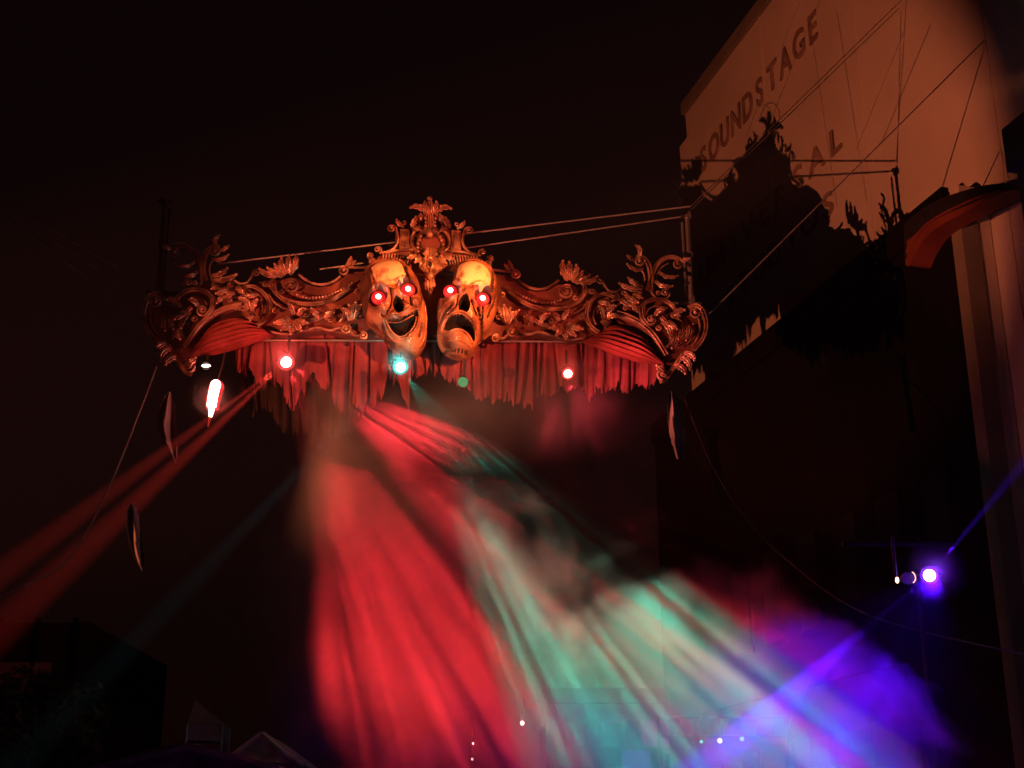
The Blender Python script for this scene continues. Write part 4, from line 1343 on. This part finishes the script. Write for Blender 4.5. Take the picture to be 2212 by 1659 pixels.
# ================================================================== LEFT SIDE OF THE STREET
lb = empty('corner_building', Vector((at(180, 1500, 34).x, 34, 0)), 'dark building at the lower left with a pale upper band', 'building')
x_l, x_r = at(-260, 1500, 34).x - lb.location.x, 0
zt = at(100, 1345, 34).z
zb0, zb1 = at(100, 1500, 34).z, at(100, 1432, 34).z
MB().box(((x_l + x_r) / 2, 4, zt / 2), (x_r - x_l, 8, zt)).build('wall', M['farwall'], lb, smooth=False)
MB().box(((x_l + x_r) / 2 - .4, -.06, (zb0 + zb1) / 2), (x_r - x_l - .9, .1, zb1 - zb0)).build('pale_band', M['canvas'], lb, smooth=False)
for k in range(7):
    MB().box((x_r - .35 - k * .95, -.08, zb1 * .5 + zt * .5), (.10, .12, zt - zb1 + .2)).build('mullion', M['annex'], lb, smooth=False)
MB().box((x_r - .12, -.09, zt / 2), (.24, .16, zt)).build('corner_pier', M['farwall'], lb, smooth=False)
def tree(name, label, base, h, crown, n, seed):
    rnd = random.Random(seed)
    root = empty(name, base, label, 'tree')
    mb = MB()
    mb.tube([(0, 0, 0), (.05, 0, h * .3), (-.05, .05, h * .6), (.02, 0, h * .8)], .14, 8, .04)
    for k in range(6):
        a = k * 1.05
        z = h * (.35 + .07 * k)
        mb.tube([(0, 0, z), (math.cos(a) * crown * .4, math.sin(a) * crown * .4, z + h * .12), (math.cos(a) * crown * .75, math.sin(a) * crown * .75, z + h * .2)], .05, 5, .012)
    mb.build('trunk', M['bark'], root)
    mb = MB()
    cl = [(rnd.gauss(0, crown * .45), rnd.gauss(0, crown * .45), h * .66 + rnd.gauss(0, h * .13), rnd.uniform(.25, .5) * crown) for _ in range(22)]
    for _ in range(n):
        c_ = rnd.choice(cl)
        d = Vector((rnd.gauss(0, 1), rnd.gauss(0, 1), rnd.gauss(0, 1))).normalized() * c_[3] * rnd.uniform(.5, 1) 
        p = Vector(c_[:3]) + d
        u = Vector((rnd.gauss(0, 1), rnd.gauss(0, 1), rnd.gauss(0, .6))).normalized()
        w = u.orthogonal().normalized()
        l, q = rnd.uniform(.07, .14), rnd.uniform(.03, .06)
        mb.add([p - u * l, p + w * q, p + u * l, p - w * q], [(0, 1, 2, 3)])
    mb.build('crown', M['leaf'], root, smooth=False)
b_ = at(85, 1600, 24)
tree('street_tree', 'dark leafy tree at the lower left corner before the pale band', Vector((b_.x, b_.y, 0)), 4.9, 1.35, 5200, 3)
# white pointed tent
tp = at(432, 1516, 27)
tent = empty('pointed_tent', Vector((tp.x, tp.y, 0)), 'small pale pointed tent standing low at the left', 'tent')
zt2 = tp.z
ze = at(432, 1572, 27).z
mb = MB()
c4 = [(-.05, -.7), (.62, -.7), (.62, .0), (-.05, .0)]
mb.add([(0, -.4, zt2)] + [(x, y, ze) for x, y in c4], [(0, 2, 1), (0, 3, 2), (0, 4, 3), (0, 1, 4)])
mb.build('roof', M['canvas'], tent, smooth=False)
for i in range(4):
    (xa, ya), (xb, yb) = c4[i], c4[(i + 1) % 4]
    MB().add([(xa, ya, ze - .01), (xb, yb, ze - .01), (xb, yb, ze - .3), (xa, ya, ze - .3)], [(0, 1, 2, 3)]).build('flap', M['canvas'], tent, smooth=False)
    MB().tube([(xa, ya, 0), (xa, ya, ze)], .025, 6).build('leg', M['steel'], tent)
# gabled booths whose roofs just reach the frame
def booth(name, label, ridge_px, eave_px, Y, depth):
    a, b = at(*ridge_px, Y), at(*eave_px, Y)
    root = empty(name, Vector((a.x, Y, 0)), label, 'booth', 'booths at the bottom edge')
    dx, za, zb_ = b.x - a.x, a.z, b.z
    for s in (1, -1):
        for k in range(8):
            t0, t1 = k / 8, (k + .93) / 8
            v = []
            for t in (t0, t1):
                v += [(s * abs(dx) * t, 0, za + (zb_ - za) * t), (s * abs(dx) * t, depth, za + (zb_ - za) * t)]
            v2 = [(x, y, z + .04) for x, y, z in v]
            MB().add(v + v2, [(0, 1, 3, 2), (4, 6, 7, 5), (0, 4, 5, 1), (2, 3, 7, 6), (0, 2, 6, 4), (1, 5, 7, 3)]).build('board', M['shed'], root, smooth=False)
        MB().tube([(0, -.06, za + .02), (s * abs(dx) * 1.06, -.06, zb_ - .02 - .06 * (za - zb_))], .045, 6).build('barge_board', M['shed'], root)
        MB().tube([(s * abs(dx) * .92, .1, 0), (s * abs(dx) * .92, .1, zb_)], .06, 6).build('post', M['bark'], root)
    MB().add([(-abs(dx) * .95, .03, zb_ + .02), (abs(dx) * .95, .03, zb_ + .02), (0, .03, za - .03)], [(0, 1, 2)]).build('gable', M['shed'], root, smooth=False)
booth('market_booth', 'weathered gabled booth roof at the bottom left, boards faintly lit', (404, 1614), (604, 1662), 15.0, 2.0)
booth('market_booth', 'smaller dark gabled booth roof right of the weathered one', (568, 1588), (650, 1650), 20.0, 2.0)

# ================================================================== THE STREET SPOTLIGHTS THEMSELVES (out of frame)
def flood_unit(name, label, p, tgt, mat, z0=0.0):
    root = empty(name, Vector((p.x, p.y, z0)), label, 'spotlight', 'street spotlights')
    ax = (Vector(tgt) - p).normalized()
    c = Vector((0, 0, p.z - z0)) - ax * .12
    MB().lathe([(.05, -.45), (.17, -.42), (.19, -.1), (.22, -.02), (.22, 0.0), (.18, -.03)], c, ax, 18).build('housing', M['black'], root)
    MB().lathe([(.18, -.03), (.16, -.02), (.004, -.015)], c, ax, 18).build('lens', M[mat], root)
    MB().tube([(0, 0, 0), (0, 0, p.z - z0 - .35)], .05, 8).build('stand', M['black'], root)
flood_unit('street_spotlight', 'floor-standing orange spotlight out of view at the left of the street', KEY - (KEY_AIM - KEY).normalized() * .05, KEY_AIM, 'g_warm')
flood_unit('street_spotlight', 'unseen red fill light added on the slate roof to redden the header', RED_FILL - (MASK_AIM - RED_FILL).normalized() * .05, MASK_AIM, 'g_red2', zT)  # body for the added red fill lamp
flood_unit('street_spotlight', 'roof-mounted amber spotlight out of view on the slate building', MASK_KEY - (MASK_AIM - MASK_KEY).normalized() * .05, MASK_AIM, 'g_warm', zT)

# ================================================================== AIR
m, nt, pv = vol_mat('thin_air', (.9, .9, .9))
pv.inputs['Density'].default_value = 0.0008
MB().box((0, 25, 16), (90, 90, 34)).build('haze', m, smooth=False, kind='stuff')
m, nt, pv = vol_mat('stage_smoke', (.92, .92, .92))
tc = nt.nodes.new('ShaderNodeTexCoord')
no = nt.nodes.new('ShaderNodeTexNoise')
no.inputs['Scale'].default_value = 0.72
no.inputs['Detail'].default_value = 5
no.inputs['Roughness'].default_value = 0.62
no.inputs['Distortion'].default_value = 0.5
nt.links.new(tc.outputs['Object'], no.inputs['Vector'])
sx = nt.nodes.new('ShaderNodeSeparateXYZ')
nt.links.new(tc.outputs['Object'], sx.inputs[0])
def ramp(axis, f0, f1, t0, t1):
    q_ = nt.nodes.new('ShaderNodeMapRange')
    nt.links.new(sx.outputs[axis], q_.inputs['Value'])
    for k_, v_ in zip(('From Min', 'From Max', 'To Min', 'To Max'), (f0, f1, t0, t1)):
        q_.inputs[k_].default_value = v_
    return q_.outputs[0]
ze_ = nt.nodes.new('ShaderNodeMath')
ze_.operation = 'MULTIPLY_ADD'
xm_ = nt.nodes.new('ShaderNodeMath')
xm_.operation = 'MINIMUM'
nt.links.new(sx.outputs['X'], xm_.inputs[0])
xm_.inputs[1].default_value = 0.9
nt.links.new(xm_.outputs[0], ze_.inputs[0])
ze_.inputs[1].default_value = 0.72
ye_ = nt.nodes.new('ShaderNodeMath')
ye_.operation = 'MULTIPLY_ADD'
nt.links.new(sx.outputs['Y'], ye_.inputs[0])
ye_.inputs[1].default_value = -0.72
nt.links.new(sx.outputs['Z'], ye_.inputs[2])
nt.links.new(ye_.outputs[0], ze_.inputs[2])
q0 = nt.nodes.new('ShaderNodeMapRange')
nt.links.new(ze_.outputs[0], q0.inputs['Value'])
for k_, v_ in zip(('From Min', 'From Max', 'To Min', 'To Max'), (5.3 - 12.24, 7.5 - 12.24, .29, .72)):
    q0.inputs[k_].default_value = v_
thr = q0.outputs[0]
zl_ = nt.nodes.new('ShaderNodeMath')
zl_.operation = 'MULTIPLY_ADD'
nt.links.new(sx.outputs['X'], zl_.inputs[0])
zl_.inputs[1].default_value = 0.26
nt.links.new(sx.outputs['Z'], zl_.inputs[2])
q2 = nt.nodes.new('ShaderNodeMapRange')
nt.links.new(zl_.outputs[0], q2.inputs['Value'])
for k_, v_ in zip(('From Min', 'From Max', 'To Min', 'To Max'), (1.7, 3.3, .36, 0)):
    q2.inputs[k_].default_value = v_
for t_ in (q2.outputs[0], ramp('X', -2.8, -2.3, .7, 0), ramp('X', 3.2, 4.9, 0, .36), ramp('Y', 16.3, 17.6, 0, .4), ramp('Y', 10.4, 11.6, .4, 0)):
    ad = nt.nodes.new('ShaderNodeMath')
    nt.links.new(thr, ad.inputs[0])
    nt.links.new(t_, ad.inputs[1])
    thr = ad.outputs[0]
sb = nt.nodes.new('ShaderNodeMath')
sb.operation = 'SUBTRACT'
nt.links.new(no.outputs['Fac'], sb.inputs[0])
nt.links.new(thr, sb.inputs[1])
ml = nt.nodes.new('ShaderNodeMath')
ml.operation = 'MULTIPLY'
ml.use_clamp = True
ml.inputs[1].default_value = 1.35
nt.links.new(sb.outputs[0], ml.inputs[0])
nt.links.new(ml.outputs[0], pv.inputs['Density'])
MB().box((1.7, 14.1, 4.7), (9.8, 7.2, 7.0)).build('stage_smoke', m, smooth=False, kind='stuff')

# a thinner bank of smoke right under the curtains
m, nt, pv = vol_mat('upper_smoke', (.92, .92, .92))
tc = nt.nodes.new('ShaderNodeTexCoord')
no = nt.nodes.new('ShaderNodeTexNoise')
no.inputs['Scale'].default_value = 1.1
no.inputs['Detail'].default_value = 4
nt.links.new(tc.outputs['Object'], no.inputs['Vector'])
mp = nt.nodes.new('ShaderNodeMapping')
mp.inputs['Scale'].default_value = (1 / 3.0, 1 / 1.1, 1 / .95)
nt.links.new(tc.outputs['Object'], mp.inputs['Vector'])
gr = nt.nodes.new('ShaderNodeTexGradient')
gr.gradient_type = 'QUADRATIC_SPHERE'
nt.links.new(mp.outputs[0], gr.inputs['Vector'])
q1 = nt.nodes.new('ShaderNodeMapRange')
nt.links.new(no.outputs['Fac'], q1.inputs['Value'])
for k_, v_ in zip(('From Min', 'From Max', 'To Min', 'To Max'), (.36, .62, 0.04, .85)):
    q1.inputs[k_].default_value = v_
mu = nt.nodes.new('ShaderNodeMath')
mu.operation = 'MULTIPLY'
nt.links.new(gr.outputs['Fac'], mu.inputs[0])
nt.links.new(q1.outputs[0], mu.inputs[1])
nt.links.new(mu.outputs[0], pv.inputs['Density'])
o = MB().sphere((0, 0, 0), 1.0, 18, 12, (3.0, 1.1, .95)).build('upper_smoke', m, kind='stuff')
o.location = (-0.5, 17.0, 7.3)
